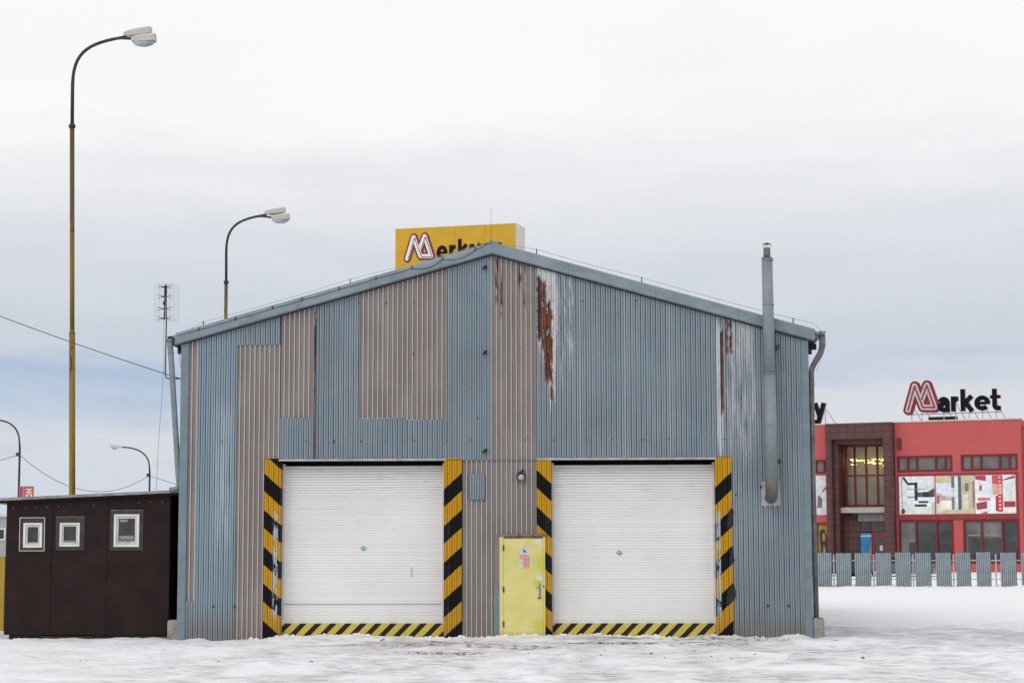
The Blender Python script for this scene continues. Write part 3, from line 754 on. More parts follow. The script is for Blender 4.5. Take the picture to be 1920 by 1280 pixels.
lab(part(pr, 'downpipe', simple('weathered_pipe', (.13, .125, .125), .6, .3, 5), WH), 'right downpipe bent back to the corner')
for zc in (5.05, 3.5, 2.45, .9):
    part(MB().box(6.30, 6.36, .09, .11, zc - .006, zc + .006), 'pipe_bracket', M['black_iron'], WH)
def block(x0, x1, y0, y1, z0, z1, lbl):
    b_ = bmesh.new(); bmesh.ops.create_cube(b_, size=1)
    for v in b_.verts: v.co = Vector(((x0 + x1) / 2 + v.co.x * (x1 - x0), (y0 + y1) / 2 + v.co.y * (y1 - y0), (z0 + z1) / 2 + v.co.z * (z1 - z0)))
    bmesh.ops.bevel(b_, geom=b_.edges[:], offset=.02, segments=2, affect='EDGES')
    me = bpy.data.meshes.new('concrete_block'); b_.to_mesh(me); b_.free(); me.materials.append(M['concrete'])
    o = bpy.data.objects.new('concrete_block', me); COL.objects.link(o)
    return tag(o, lbl, 'concrete block')
block(6.345, 6.555, -.08, .45, -.15, .415, 'rough concrete block at the foot of the right-hand downpipe')
block(-6.555, -6.335, .10, .9, -.2, .375, 'pale concrete block between brown shed and corrugated hall')

# flue pipe
fx, fy = 5.535, -.38
FL = MB(); FL.tube([(fx - .02, fy, 7.54), (fx - .005, fy, 5.2)], [.108, .115], 20)
FL.tube([(fx - .005, fy, 5.2), (fx + .005, fy, 3.12)], [.122, .128], 20); 
for zc in (7.50, 6.6, 5.22, 4.2): FL.tube([(fx - .01, fy, zc - .012), (fx - .01, fy, zc + .012)], .131 if zc < 5.3 else .118, 20)
flue = part(FL, 'flue_pipe', M['flue'], WH)
# slanting lower end that turns to the wall
el = MB().tube([(fx + .005, fy, 3.14), (fx + .005, fy, 3.0), (fx + .005, fy + .02, 2.90), (fx + .005, fy + .10, 2.81), (fx + .005, fy + .36, 2.78)], [.128, .128, .126, .12, .118], 20)
part(el, 'flue_elbow', M['flue_dark'], flue)
part(MB().tube([(fx - .02, fy, 7.54), (fx - .02, fy, 7.74)], .070, 16).tube([(fx - .02, fy, 7.53), (fx - .02, fy, 7.545)], .112, 20), 'flue_outlet', M['flue_dark'], flue)
cp = MB().tube([(fx - .02, fy, 7.82), (fx - .02, fy, 7.855)], [.088, .004], 16)
for q in range(4):
    a_ = q * math.pi / 2 + .2; cp.tube([(fx - .02 + .07 * math.cos(a_), fy + .07 * math.sin(a_), 7.73), (fx - .02 + .075 * math.cos(a_), fy + .075 * math.sin(a_), 7.825)], .005, 6)
part(cp, 'rain_cap', M['flue_dark'], flue)
fp = MB().prism([(5.36, 2.62), (5.41, 2.62), (5.41, 2.555), (5.43, 2.555), (5.43, 2.62), (5.51, 2.62), (5.51, 2.555), (5.53, 2.555), (5.53, 2.62), (5.61, 2.62), (5.61, 2.555), (5.63, 2.555), (5.63, 2.62), (5.735, 2.62), (5.735, 3.10), (5.36, 3.10)], -.052, -.046)
part(fp, 'wall_plate', M['galv'], flue)
for zc in (5.75, 3.48):
    part(MB().box(fx + .11, fx + .19, fy - .01, -.03, zc - .025, zc + .02).bbox(fx + .13, fx + .20, fy - .03, fy + .02, zc - .04, zc + .05, .008), 'flue_bracket', M['black_iron'], flue)
part(MB().box(5.335, 5.365, -.09, -.04, 2.98, 3.02), 'flue_bracket', M['black_iron'], flue)

# wall lamp
WL = empty('wall_lamp', (.57, -.04, 3.22), 'round grey bulkhead lamp on brown sheets above the yellow door', 'wall lamp')
part(MB().tube([(.575, -.03, 3.23), (.575, -.12, 3.22), (.575, -.15, 3.215)], [.085, .095, .085], 20), 'lamp_body', M['black_iron'], WL)
part(MB().tube([(.582, -.15, 3.20), (.582, -.185, 3.19), (.582, -.20, 3.185)], [.066, .058, .03], 18), 'lens', M['lamp_bowl'], WL)
part(MB().tube([(.59, -.06, 3.30), (.615, -.09, 3.345)], .025, 8).tube([(.49, -.08, 3.25), (.52, -.14, 3.27), (.58, -.17, 3.28)], .009, 6), 'lamp_bracket', M['black'], WL)

# ------------------------------------------------------------------ lightning conductor
LC = empty('lightning_conductor', (0, -.02, APEX_Z), 'thin lightning rod and wires on clips along the hall roof edges', 'lightning conductor')
def sagline(a, b, sag, n=14):
    a, b = Vector(a), Vector(b)
    return [a.lerp(b, i / n) - Vector((0, 0, sag * 4 * (i / n) * (1 - i / n))) for i in range(n + 1)]
part(MB().tube([(-.03, .1, APEX_Z - .05), (-.03, .1, 8.30)], .0045, 6).tube([(-.03, .1, 8.30), (-.03, .1, 8.68)], .0028, 6), 'rod', M['wire'], LC)
part(MB().tube([(-.03, .1, APEX_Z - .05), (-.03, .1, APEX_Z + .07)], .022, 8), 'rod_base', M['black_iron'], LC)
sup_r = [.9, 3.02, 6.05]; 
pts = [(0, .0, APEX_Z + .05)]
for sx in sup_r: pts.append((sx, .0, roofz(sx) + .11))
wr = []
for i in range(len(pts) - 1): wr += sagline(pts[i], pts[i + 1], .02, 6)[:-1]
wr += [Vector(pts[-1]), Vector((6.45, .0, 6.27)), Vector((6.68, .0, 6.05)), Vector((6.70, .0, 5.85)), Vector((6.62, 0, 5.62)), Vector((6.5, .05, 5.3))]
part(MB().tube(wr, .004, 6), 'wire', M['wire_lt'], LC)
for sx in sup_r: part(MB().box(sx - .01, sx + .01, -.02, .01, roofz(sx) - .01, roofz(sx) + .12), 'clip', M['black_iron'], LC)
lw = []; cl = [-.33, -1.0, -1.62, -2.35, -3.1, -3.85, -4.45, -5.2, -5.95]
prev = (-.03, -.11, APEX_Z + .0)
for i, sx in enumerate(cl):
    nxt = (sx, -.172, roofz(sx) - .075); lw += sagline(prev, nxt, .09 if i in (1, 2) else .012, 6)[:-1]; prev = nxt
lw.append(Vector(prev)); lw.append(Vector((-6.40, -.172, roofz(-6.40) - .075)))
part(MB().tube(lw, .0055, 6), 'wire', M['wire'], LC)
for sx in cl: part(MB().box(sx - .010, sx + .010, -.176, -.158, roofz(sx) - .10, roofz(sx) - .02), 'clip', M['black_iron'], LC)
up = sagline((-.03, .05, APEX_Z + .03), (-2.9, .05, roofz(-2.9) + .10), .01, 6) + sagline((-2.9, .05, roofz(-2.9) + .10), (-5.9, .05, roofz(-5.9) + .09), .02, 8)[1:] + [Vector((-6.25, .05, roofz(-6.25) + .0))]
part(MB().tube(up, .0035, 6), 'wire', M['wire_lt'], LC)
for sx in (-2.9, -5.9, -.28): part(MB().box(sx - .008, sx + .008, .04, .06, roofz(sx) - .01, roofz(sx) + .11), 'clip', M['black_iron'], LC)
part(MB().tube([(-6.45, .1, 5.95), (-6.40, .1, 5.72), (-6.345, .1, 5.35)], .006, 6), 'wire', M['wire_lt'], LC)

# ------------------------------------------------------------------ BROWN SHED
SH = empty('shed', (-8.25, .3, 0), 'low dark brown lean-to shed with three small white windows beside the hall', 'shed')
def shroof(x): return 2.985 + (x + 6.4) * .042
SY = .30
pan = [(-9.935, -8.995), (-8.987, -7.86), (-7.852, -6.575)]
wins = [dict(t=(-9.65, -9.15, 1.77, 2.43), f=(-9.58, -9.19, 1.83, 2.33), w=.085), dict(t=(-8.91, -8.32, 1.77, 2.45), f=(-8.83, -8.42, 1.85, 2.33), w=.075),
        dict(t=(-7.80, -7.12, 1.77, 2.58), f=(-7.72, -7.20, 1.84, 2.50), w=.09)]
for i, (a, b) in enumerate(pan):
    m_ = MB(); wx0, wx1, wz0, wz1 = wins[i]['f']
    y0 = SY + (.004 if i == 1 else 0); y1 = SY + .06; zb = .075
    m_.box(a, wx0, y0, y1, zb, shroof(a) - .06); m_.box(wx1, b, y0, y1, zb, shroof(wx1) - .06)
    m_.box(wx0, wx1, y0, y1, zb, wz0); m_.box(wx0, wx1, y0, y1, wz1, shroof(wx0) - .06)
    part(m_, 'wall_panel', M['shed'], SH)
    tx0, tx1, tz0, tz1 = wins[i]['t']; fr = MB()
    # flat sheet surround lying on the panel
    ya, yb = SY - .012, SY + .0
    fr.box(tx0, wx0 - .002, ya, yb, tz0, tz1); fr.box(wx1 + .002, tx1, ya, yb, tz0, tz1); fr.box(wx0 - .002, wx1 + .002, ya, yb, tz0, wz0 - .002); fr.box(wx0 - .002, wx1 + .002, ya, yb, wz1 + .002, tz1)
    if i == 0:
        for (p, q, r2_, s2) in ((tx0 - .01, tx0, tz0 - .01, tz1 + .01), (tx1, tx1 + .01, tz0 - .01, tz1 + .01), (tx0, tx1, tz1, tz1 + .01), (tx0, tx1, tz0 - .01, tz0)): fr.box(p, q, ya - .002, yb, r2_, s2, 1)
    else:
        fr.box(tx0, tx1, ya - .002, yb, tz1 - .004, tz1 + .006, 2)
    win = part(fr, 'window', [M['trim_grey'], M['white_frame'], M['old_wood']], SH)
    wd = wins[i]['w']; wf = MB(); y_f = SY - .022
    wf.bbox(wx0, wx0 + wd * .55, y_f, SY + .05, wz0, wz1, .006); wf.bbox(wx1 - wd * .55, wx1, y_f, SY + .05, wz0, wz1, .006)
    wf.bbox(wx0 + wd * .55, wx1 - wd * .55, y_f + .001, SY + .05, wz1 - wd * .5, wz1, .006); wf.bbox(wx0 + wd * .55, wx1 - wd * .55, y_f + .001, SY + .05, wz0, wz0 + wd * .6, .006)
    part(wf, 'outer_frame', M['white_frame'], win)
    c0, c1, c2, c3 = wx0 + wd * .55 + .004, wx1 - wd * .55 - .004, wz0 + wd * .6 + .004, wz1 - wd * .5 - .004; w2 = wd * .42
    sf = MB(); sf.box(c0, c0 + w2, SY, SY + .05, c2, c3); sf.box(c1 - w2, c1, SY, SY + .05, c2, c3); sf.box(c0 + w2, c1 - w2, SY + .001, SY + .05, c3 - w2, c3); sf.box(c0 + w2, c1 - w2, SY + .001, SY + .05, c2, c2 + w2)
    part(sf, 'sash', simple('aged_sash', (.56, .54, .49), .6, .15, 6, .05), win)
    part(MB().box(c0 + w2, c1 - w2, SY + .020, SY + .026, c2 + w2, c3 - w2), 'pane', M['glass_dark'], win)
    # pale sill litter and something on the ledge behind the glass
    part(MB().box(c0 + w2 + .01, c1 - w2 - .01, SY + .012, SY + .018, c2 + w2, c2 + w2 + (.04 if i else .02)), 'ledge', M['curtain'], win)
    if i == 2: part(MB().box(c0 + w2 + .01, c1 - w2 - .02, SY + .013, SY + .018, c2 + w2 + .06, c2 + w2 + .13).box(c0 + w2 + .03, c0 + w2 + .18, SY + .013, SY + .018, c3 - w2 - .07, c3 - w2 - .02), 'curtain', M['curtain'], win)
# end walls, back wall, painted gap shade, skids with shade beneath
part(MB().box(-9.935, -9.875, SY + .061, 4.0, .075, 2.76), 'side_panel', M['shed'], SH)
part(MB().box(-6.635, -6.576, SY + .061, 4.0, .075, 2.86), 'side_panel', M['shed'], SH)
part(MB().box(-9.935, -6.35, 4.0, 4.06, .0, 2.77), 'rear_panel', M['shed'], SH)
part(MB().prism([(-10.55, shroof(-10.55) - .055), (-6.345, shroof(-6.345) - .055), (-6.345, shroof(-6.345)), (-10.55, shroof(-10.55))], SY - .17, 4.2), 'roof', M['shed_roof'], SH)
part(MB().prism([(-10.50, shroof(-10.5) - .10), (-6.345, shroof(-6.345) - .10), (-6.345, shroof(-6.345) - .056), (-10.50, shroof(-10.5) - .056)], SY - .10, SY - .004), 'roof_batten', M['shed'], SH)
part(MB().box(-6.55, -6.335, 1.2, 1.24, .0, 2.88), 'gap_shade', M['dark'], SH)  # near-black sheet added as the shade between shed and hall
sk = MB().box(-9.85, -6.66, SY + .08, SY + .2, -.15, .074); sk.box(-9.2, -8.1, SY + .0, SY + .07, -.05, .045); sk.box(-7.35, -6.6, SY + .01, SY + .07, -.05, .055)  # long dark box stands in for shade under the shed, planks before it
part(sk, 'skid_shade', M['soffit'], SH)
for xx in (-8.99, -7.856):
    part(MB().box(xx - .002, xx + .002, SY + .02, SY + .05, .08, shroof(xx) - .07), 'panel_joint', M['dark'], SH)
nl = MB()
for k_ in range(14):
    x = -9.8 + k_ * .235; nl.box(x - .006, x + .006, SY - .004, SY + .006, shroof(x) - .22 + random.uniform(-.01, .01), shroof(x) - .208)
part(nl, 'nail_heads', M['wire_lt'], SH)['kind'] = 'stuff'

# ------------------------------------------------------------------ antenna
AN = empty('tv_antenna', (-6.70, .2, 5.2), 'grid television antenna on a bent mast at the left eave', 'antenna')
part(MB().tube([(-6.72, .22, 7.20), (-6.70, .22, 6.42), (-6.70, .2, 5.35), (-6.68, .2, 5.27), (-6.62, .2, 5.245), (-6.32, .2, 5.25)], .013, 8), 'mast', M['black_iron'], AN)
ag = MB()
for k_ in range(15): z = 6.44 + .77 * k_ / 14; ag.tube([(-6.97, .30, z), (-6.47, .30, z)], .0021, 5)
for x in (-6.97, -6.87, -6.78, -6.66, -6.57, -6.47): ag.tube([(x, .305, 6.44), (x, .305, 7.21)], .0021, 5)
part(ag, 'reflector_grid', M['wire_lt'], AN)
for z in (7.13, 6.93, 6.68, 6.48):
    b_ = MB()
    for sx in (-1, 1):
        for sz in (-1, 1): b_.tube([(-6.72 + sx * .02, .14, z), (-6.72 + sx * .15, .10, z + sz * .035)], .005, 5)
    b_.box(-6.79, -6.72, .12, .15, z - .012, z + .012)
    part(b_, 'dipole', M['black'], AN)
part(MB().box(-6.735, -6.695, .13, .22, 6.99, 7.15).tube([(-6.725, .15, 7.16), (-6.722, .15, 6.46)], .014, 6).box(-6.755, -6.72, .12, .16, 6.76, 6.83), 'antenna_boom', M['black'], AN)
tag(MB().tube([(-6.735, .14, 6.60), (-6.74, .16, 6.2), (-6.735, .2, 5.6), (-6.77, .22, 4.8), (-6.84, .3, 3.9), (-6.90, .45, 2.95)], .0045, 5).build('antenna_cable', M['wire_lt']), 'thin cable hanging from the antenna to the shed roof', 'cable')
cb = [Vector(p) for p in sagline((-14.5, .3, 8.35), (-6.33, .22, 5.23), .13, 24)]
tag(MB().tube(cb, .0085, 6).build('overhead_cable', M['wire']), 'dark cable running down from upper left to the hall corner', 'cable')

# ------------------------------------------------------------------ street lamps
def bez(p0, p1, p2, p3, n=14):
    return [tuple((1 - t) ** 3 * a + 3 * (1 - t) ** 2 * t * b + 3 * (1 - t) * t * t * c + t ** 3 * d_ for a, b, c, d_ in zip(p0, p1, p2, p3)) for t in [i / n for i in range(n + 1)]]
def head(mb, x0, x1, yc, z, wy=.13, h=.15, tilt=.06):
    """cigar-shaped luminaire housing: rings along x"""
    n = 7; rings = []
    for i in range(n):
        t = i / (n - 1); x = x0 + (x1 - x0) * t
        s_ = [.55, .80, .93, .99, 1.0, 1.0, .95][i]; zz = z + tilt * t
        hw = wy * s_; hh = h * s_
        rings.append([(x, yc - hw, zz - hh * .5), (x, yc + hw, zz - hh * .5), (x, yc + hw, zz + hh * .2), (x, yc + hw * .6, zz + hh * .5), (x, yc - hw * .6, zz + hh * .5), (x, yc - hw, zz + hh * .2)])
    vs = [v for r_ in rings for v in r_]; fs = []
    for i in range(n - 1):
        for q in range(6): fs.append((i * 6 + q, (i + 1) * 6 + q, (i + 1) * 6 + (q + 1) % 6, i * 6 + (q + 1) % 6))
    mb.add(vs, fs); mb.add(rings[0], [tuple(range(6))]); mb.add(rings[-1], [tuple(range(5, -1, -1))])
def bowl(mb, x0, x1, yc, z, wy, dep):
    nx2, na = 10, 8; vs = []
    for i in range(nx2 + 1):
        t = i / nx2; x = x0 + (x1 - x0) * t; s_ = math.sqrt(max(.02, 1 - (2 * t - 1) ** 2))
        for q in range(na + 1):
            a_ = math.pi * q / na
            vs.append((x, yc - wy * math.cos(a_) * (.6 + .4 * s_), z - dep * math.sin(a_) * s_))
    fs = [(i * (na + 1) + q, i * (na + 1) + q + 1, (i + 1) * (na + 1) + q + 1, (i + 1) * (na + 1) + q) for i in range(nx2) for q in range(na)]
    mb.add(vs, fs, 0, True)
def twin_lamp(x, y, zc, lean, label, joint=None):
    L = empty('street_lamp', (x, y, 0), label, 'street lamp', 'twin-headed street lamps')
    zb = -.3; xb = x + lean * (zc - 0)
    jz = joint or zc - 5.0
    p = MB()
    def X(z): return x + (xb - x) * (1 - z / zc) - (xb - x)
    xt = x
    def px(z): return x + (zc - z) * lean
    p.tube([(px(zb), y, zb), (px(jz), y, jz)], .072, 14); p.tube([(px(jz), y, jz), (px(jz + .09), y, jz + .09)], [.074, .056], 14)
    p.tube([(px(jz + .09), y, jz + .09), (x, y, zc)], .055, 14)
    part(p, 'pole', M['pole'], L)
    part(MB().tube([(x, y, zc - .08), (x, y, zc - .02), (x, y, zc + .05)], [.06, .088, .05], 14), 'collar', M['lamp_arm'], L)
    arm = [(x, y, zc + .03), (x - .01, y, zc + .9)] + bez((x - .01, y, zc + 1.0), (x - .01, y, zc + 1.85), (x + .42, y, zc + 2.0), (x + 1.26, y, zc + 2.13))
    arm_tip = arm[-1]
    part(MB().tube(arm, [.042] * 3 + [.038] * (len(arm) - 3), 12), 'arm', M['lamp_arm'], L)
    br = MB().tube([(x + .95, y, zc + 2.08), (x + 1.2, y - .25, zc + 2.03), (x + 1.52, y - .45, zc + 1.96)], .032, 10)
    part(br, 'side_arm', M['lamp_arm'], L)
    h1 = MB(); head(h1, x + 1.20, x + 1.85, y, zc + 2.19, .13, .17, .09)
    part(h1, 'lamp_head', M['lamp_body'], L)
    h2 = MB(); head(h2, x + 1.50, x + 2.06, y - .45, zc + 1.95, .15, .18, .03); 
    hh = part(h2, 'lamp_head', M['lamp_body'], L)
    bw = MB(); bowl(bw, x + 1.52, x + 2.04, y - .45, zc + 1.88, .13, .125)
    part(bw, 'glass_bowl', M['lamp_bowl'], hh)
    bw = MB(); bowl(bw, x + 1.35, x + 1.80, y, zc + 2.11, .11, .035)
    part(bw, 'glass_bowl', M['lamp_bowl'], bpy.data.objects[hh.name])
    return L
twin_lamp(-10.31, 6.0, 11.82, .022, 'tall mustard-painted street lamp with two heads, rising behind the brown shed', joint=6.85)
twin_lamp(-9.62, 22.0, 10.29, .003, 'street lamp with two heads showing above the left slope of the hall roof')
def far_lamp(x, y, zb, ztop, reach, label, hd):
    L = empty('street_lamp', (x, y, 0), label, 'street lamp')
    pts = [(x, y, -.2), (x, y, ztop - 2.0), (x - .02, y, ztop - 1.6)] + bez((x - .04, y, ztop - 1.5), (x - .05, y, ztop - .5), (x - reach * .45, y, ztop - .02), (x - reach, y, ztop), 12)
    part(MB().tube(pts, [.085, .07, .065] + [.055] * 13, 10), 'pole', M['lamp_arm'], L)
    h_ = MB(); head(h_, x - reach + .03, x - reach - .9, y, ztop + .02, .16, .2, .06); o = part(h_, 'lamp_head', M['lamp_body'], L)
    b_ = MB(); bowl(b_, x - reach - .8, x - reach - .35, y, ztop - .04, .12, .16); part(b_, 'glass_bowl', M['lamp_bowl'], o)
    part(MB().box(x - .22, x + .02, y - .1, y + .05, hd - .12, hd + .12), 'insulator', M['black_iron'], L)
    return L
far_lamp(-36.12, 90, 0, 10.72, 1.6, 'far street lamp with curved arm, cut off by the left edge', 8.45)
far_lamp(-32.0, 110, 0, 10.02, 2.15, 'far single-headed street lamp over the shed roof by the antenna cable', 7.9)
tag(MB().tube(sagline((-36.1, 90, 8.4), (-32.05, 110, 7.85), 1.75, 24), .02, 5).build('overhead_cable', M['wire']), 'slack cable sagging between the two far street lamps', 'cable')
tag(MB().tube(sagline((-36.1, 90, 8.45), (-52, 88, 5.3), .5, 12), .02, 5).build('overhead_cable', M['wire']), 'short cable from the leftmost far lamp to the left edge', 'cable')
tag(MB().tube(sagline((-32.0, 110, 7.85), (-20, 130, 5.0), .5, 12), .02, 5).build('overhead_cable', M['wire']), 'cable from the single-headed lamp down behind the hall', 'cable')

# ------------------------------------------------------------------ stuff at the left edge
HO = empty('hoarding', (-12.6, 4.5, 0), 'yellow corrugated hoarding with dark blue end post left of the shed', 'fence')
for k_ in range(12):
    xx = -16.0 + k_ * .4; xe = min(xx + .396, -11.14)
    if xe <= xx: break
    part(MB().bbox(xx, xe, 4.5, 4.53, -.1, 1.66, .012), 'board', M['plant_yellow'], HO)
part(MB().bbox(-11.135, -11.03, 4.46, 4.56, -.1, 1.66, .01), 'post', M['blue_post'], HO)
GB = empty('grey_building', (-31, 60, 0), 'low grey flat-roofed building glimpsed beyond the yellow hoarding', 'building')
part(MB().box(-38, -27.2, 60, 70, -.2, 3.72), 'wall', M['grey_wall'], GB)
part(MB().box(-38.2, -27.0, 59.85, 70.2, 3.72, 3.86), 'roof', M['sign_side'], GB)
for xx in (-35.5, -32.2, -29.0 + .75):
    wn = part(MB().box(xx - .35, xx + .35, 59.93, 60.0, 2.55, 3.15), 'window', M['white_frame'], GB)
    part(MB().box(xx - .28, xx + .28, 59.915, 59.93, 2.62, 3.08), 'pane', M['glass_dark'], wn)
# hotel-style corner sign, two faces
SG = empty('pylon_sign', (-21.2, 40.0, 0), 'two-faced magenta and orange sign post poking above the shed roof', 'sign', rz=R(38))
def lpart(mb, name, mats, parent): return mb.build(name, mats, parent)
lpart(MB().box(-.02, .45, 0, .42, 3.0, 4.54, 0), 'sign_body', M['sign_side'], SG)
lpart(MB().box(0.0, .43, -.012, -.002, 3.0, 4.52), 'orange_face', M['salmon'], SG)
lpart(MB().box(-.032, -.022, 0.0, .42, 3.0, 4.52), 'magenta_face', M['magenta'], SG)
lpart(MB().tube([(.2, .2, -.2), (.2, .2, 3.0)], .08, 10), 'sign_post', M['fence_rail'], SG)

# ------------------------------------------------------------------ lettering helpers
def glyph(ch):
    cu = bpy.data.curves.new('glyph', 'FONT'); cu.body = ch; cu.size = 1; cu.offset = .05; cu.resolution_u = 4; cu.fill_mode = 'FRONT' if False else 'BOTH'; cu.extrude = .5
    o = bpy.data.objects.new('glyph', cu); COL.objects.link(o)
    dg = bpy.context.evaluated_depsgraph_get(); me = bpy.data.meshes.new_from_object(o.evaluated_get(dg))
    bpy.data.objects.remove(o); bpy.data.curves.remove(cu); return me
def strip(mb, pts, wdt, y0, y1):
    """butt-ended mitred stroke along (x, z) points"""
    n = len(pts); L = []; Rr = []
    for i in range(n):
        p = Vector(pts[i]); a = (p - Vector(pts[i - 1])).normalized() if i else None; b = (Vector(pts[i + 1]) - p).normalized() if i < n - 1 else None
        t_ = ((a or b) + (b or a)).normalized(); nn = Vector((-t_.y, t_.x)); c_ = max(.4, nn.dot(Vector((-(b or a).y, (b or a).x))))
        L.append(p + nn * wdt / 2 / c_); Rr.append(p - nn * wdt / 2 / c_)
    vs = [(q.x, y0, q.y) for q in L] + [(q.x, y0, q.y) for q in Rr] + [(q.x, y1, q.y) for q in L] + [(q.x, y1, q.y) for q in Rr]
    o = len(mb.v); mb.v += vs
    def f(a, k_): mb.f.append([o + q for q in a]); mb.k.append(k_)
    for i in range(n - 1):
        f((n + i, n + i + 1, i + 1, i), 0); f((2 * n + i, 2 * n + i + 1, 3 * n + i + 1, 3 * n + i), 0)
        f((i, i + 1, 2 * n + i + 1, 2 * n + i), 1); f((n + i + 1, n + i, 3 * n + i, 3 * n + i + 1), 1)
    f((0, 2 * n, 3 * n, n), 1); f((n - 1, 2 * n - 1, 4 * n - 1, 3 * n - 1), 1)
def bold_letter(ch, x0, x1, z0, z1, y0, y1, mats, parent, xh, sw):
    """heavy grotesque letter drawn with strokes; x0..x1, z0..z1 = its box, xh = x-height line, sw = stroke width"""
    mb = MB(); h = sw / 2; a0, a1 = x0 + h, x1 - h; cx = (x0 + x1) / 2; lay = [0]
    def st_(p):
        strip(mb, p, sw, y0 - lay[0] * .003, y1 + lay[0] * .003); lay[0] += 1
    def arc(cx_, cz_, rx, rz, d0, d1, n=14): return [(cx_ + rx * math.cos(R(d0 + (d1 - d0) * i / n)), cz_ + rz * math.sin(R(d0 + (d1 - d0) * i / n))) for i in range(n + 1)]
    zl = z0 + h; zt = xh - h; cz = (zl + zt) / 2
    if ch == 'e': st_(arc(cx, cz, (a1 - a0) / 2, (zt - zl) / 2, -2, 318, 22)); strip(mb, [(a0, cz), (a1 + h * .9, cz)], sw * .62, y0 - .004, y1 + .004)
    elif ch == 'a':
        st_([(a1, z0)] + [(a1, cz + (zt - cz) * .3)] + arc(cx, cz + (zt - cz) * .25, (a1 - a0) / 2, (zt - cz) * .75, 20, 165, 10))
        rz = (cz + h * .6 - zl) / 2; st_(arc((a0 + a1) / 2 - .0, zl + rz, (a1 - a0) / 2, rz, 60, 330, 14))
    elif ch == 'r': st_([(a0, z0), (a0, xh)]); st_(arc(x1 - .02, cz, x1 - .02 - a0, zt - cz, 172, 92, 8))
    elif ch == 'k': st_([(a0, z0), (a0, z1)]); st_([(a0 + h * .3, cz - h * .3), (x1 - h * 1.15, xh)]); st_([(a0 + h * 1.2, cz + h * .2), (x1 - h * 1.0, z0)])
    elif ch == 't':
        tx = x0 + (x1 - x0) * .42; st_([(tx, z1), (tx, zl + h * .9), (tx + h * .35, zl + h * .25), (tx + h, zl - h * .1), (x1, zl - h * .1)]); strip(mb, [(x0, zt + h * .2), (x1, zt + h * .2)], sw * .72, y0 - .005, y1 + .005)
    elif ch == 'u': st_([(a0, xh), (a0, cz)] + arc(cx, cz, (a1 - a0) / 2, cz - zl, 180, 360, 12)); st_([(a1, xh), (a1, z0)])
    elif ch == 'y': st_([(x0 + h * 1.1, xh), (cx, z0 + (xh - z0) * .33)]); st_([(x1 - h * 1.1, xh), (cx - (x1 - cx) * .18, z0 + h), (x0 + h * .4, z0 + h)])
    return mb.build('letter', mats, parent)
def letter(ch, x0, x1, z0, z1, y0, y1, mats, parent, rot=False, name='letter'):
    me = glyph(ch); vs = [v.co.copy() for v in me.vertices]
    if rot: vs = [Vector((v.y, -v.x, v.z)) for v in vs]
    ax, bx = min(v.x for v in vs), max(v.x for v in vs); ay, by = min(v.y for v in vs), max(v.y for v in vs)
    for v, c in zip(me.vertices, vs):
        v.co = (x0 + (c.x - ax) / (bx - ax) * (x1 - x0), y0 if c.z > 0 else y1, z0 + (c.y - ay) / (by - ay) * (z1 - z0))
    me.materials.clear()
    for m_ in mats: me.materials.append(m_)
    me.update()
    for p in me.polygons: p.material_index = 0 if abs(p.normal.y) > .7 else len(mats) - 1
    o = bpy.data.objects.new(name, me); COL.objects.link(o); o.parent = parent
    return o
def ribbon(mb, pts, wdt, y0, y1, k=0, kside=None, n=10):
    """stroke of a given width with round ends and joints, laid along pts (x, z)"""
    r = wdt / 2
    for i in range(len(pts) - 1):
        (xa, za), (xb, zb) = pts[i], pts[i + 1]; a_ = math.atan2(zb - za, xb - xa); o = []
        for q in range(n + 1): t = a_ + math.pi / 2 + math.pi * q / n; o.append((xa + r * math.cos(t), za + r * math.sin(t)))
        for q in range(n + 1): t = a_ - math.pi / 2 + math.pi * q / n; o.append((xb + r * math.cos(t), zb + r * math.sin(t)))
        mb.prism(o, y0 - i * .0025, y1 + i * .0025, k, kside)
# looped M: up, down, across, up the right leg, down to the middle
MP = [(0, 0), (.268, .72), (.555, .07), (1.0, .055), (.727, .735), (.527, .315)]
def emblem(parent, x0, z0, wdt, hgt, y, stroke, mats, depth=.03):
    P_ = [(x0 + a * wdt, z0 + b * hgt) for a, b in MP]
    e_ = MB(); ribbon(e_, P_, stroke * 1.9, y - depth, y, 0, 0); o = e_.build('emblem_outline', mats[0], parent)
    e_ = MB(); ribbon(e_, P_, stroke, y - depth - .04, y - depth - .025, 0, 0); o2 = e_.build('emblem_stroke', mats[1], o)
    return o
lpart  # letters HO, turned on their side
for ch, a, b in (('H', 4.265, 4.43), ('O', 4.07, 4.235)):
    letter(ch, .09, .36, a, b, -.022, -.013, [M['sign_white']], SG, rot=True)

# ------------------------------------------------------------------ yellow roof-height sign behind the hall
YS = empty('advertising_sign', (-7.17, 50, 0), 'big yellow box sign with red and white M emblem rising behind the hall ridge', 'sign', rz=R(-13))
W_ = 5.75
lpart(MB().bbox(0, W_, 0, 1.5, 13.2, 16.60, .03), 'sign_box', M['sign_side'], YS)
for i in range(4):
    for j in range(3):
        x0 = .02 + i * (W_ - .04) / 4; z0 = 13.24 + j * 1.115
        lpart(MB().bbox(x0, x0 + (W_ - .04) / 4 - .006, -.03, -.004, z0, z0 + 1.109, .003), 'face_panel', M['sign_yellow'], YS)
for xx in (1.2, 4.4): lpart(MB().box(xx - .2, xx + .2, .5, .9, -.2, 13.19), 'sign_column', M['fence_rail'], YS)
emblem(YS, .60, 15.17, 1.16, 1.37, -.036, .185, [M['sign_red'], M['sign_white']], .012)
P_ = [(.60 + a * 1.16 + .05, 15.17 + b * 1.37 - .035) for a, b in MP]; e_ = MB(); ribbon(e_, P_, .022, -.106, -.10, 0, 0, 4); lpart(e_, 'emblem_line', M['print_black'], YS)
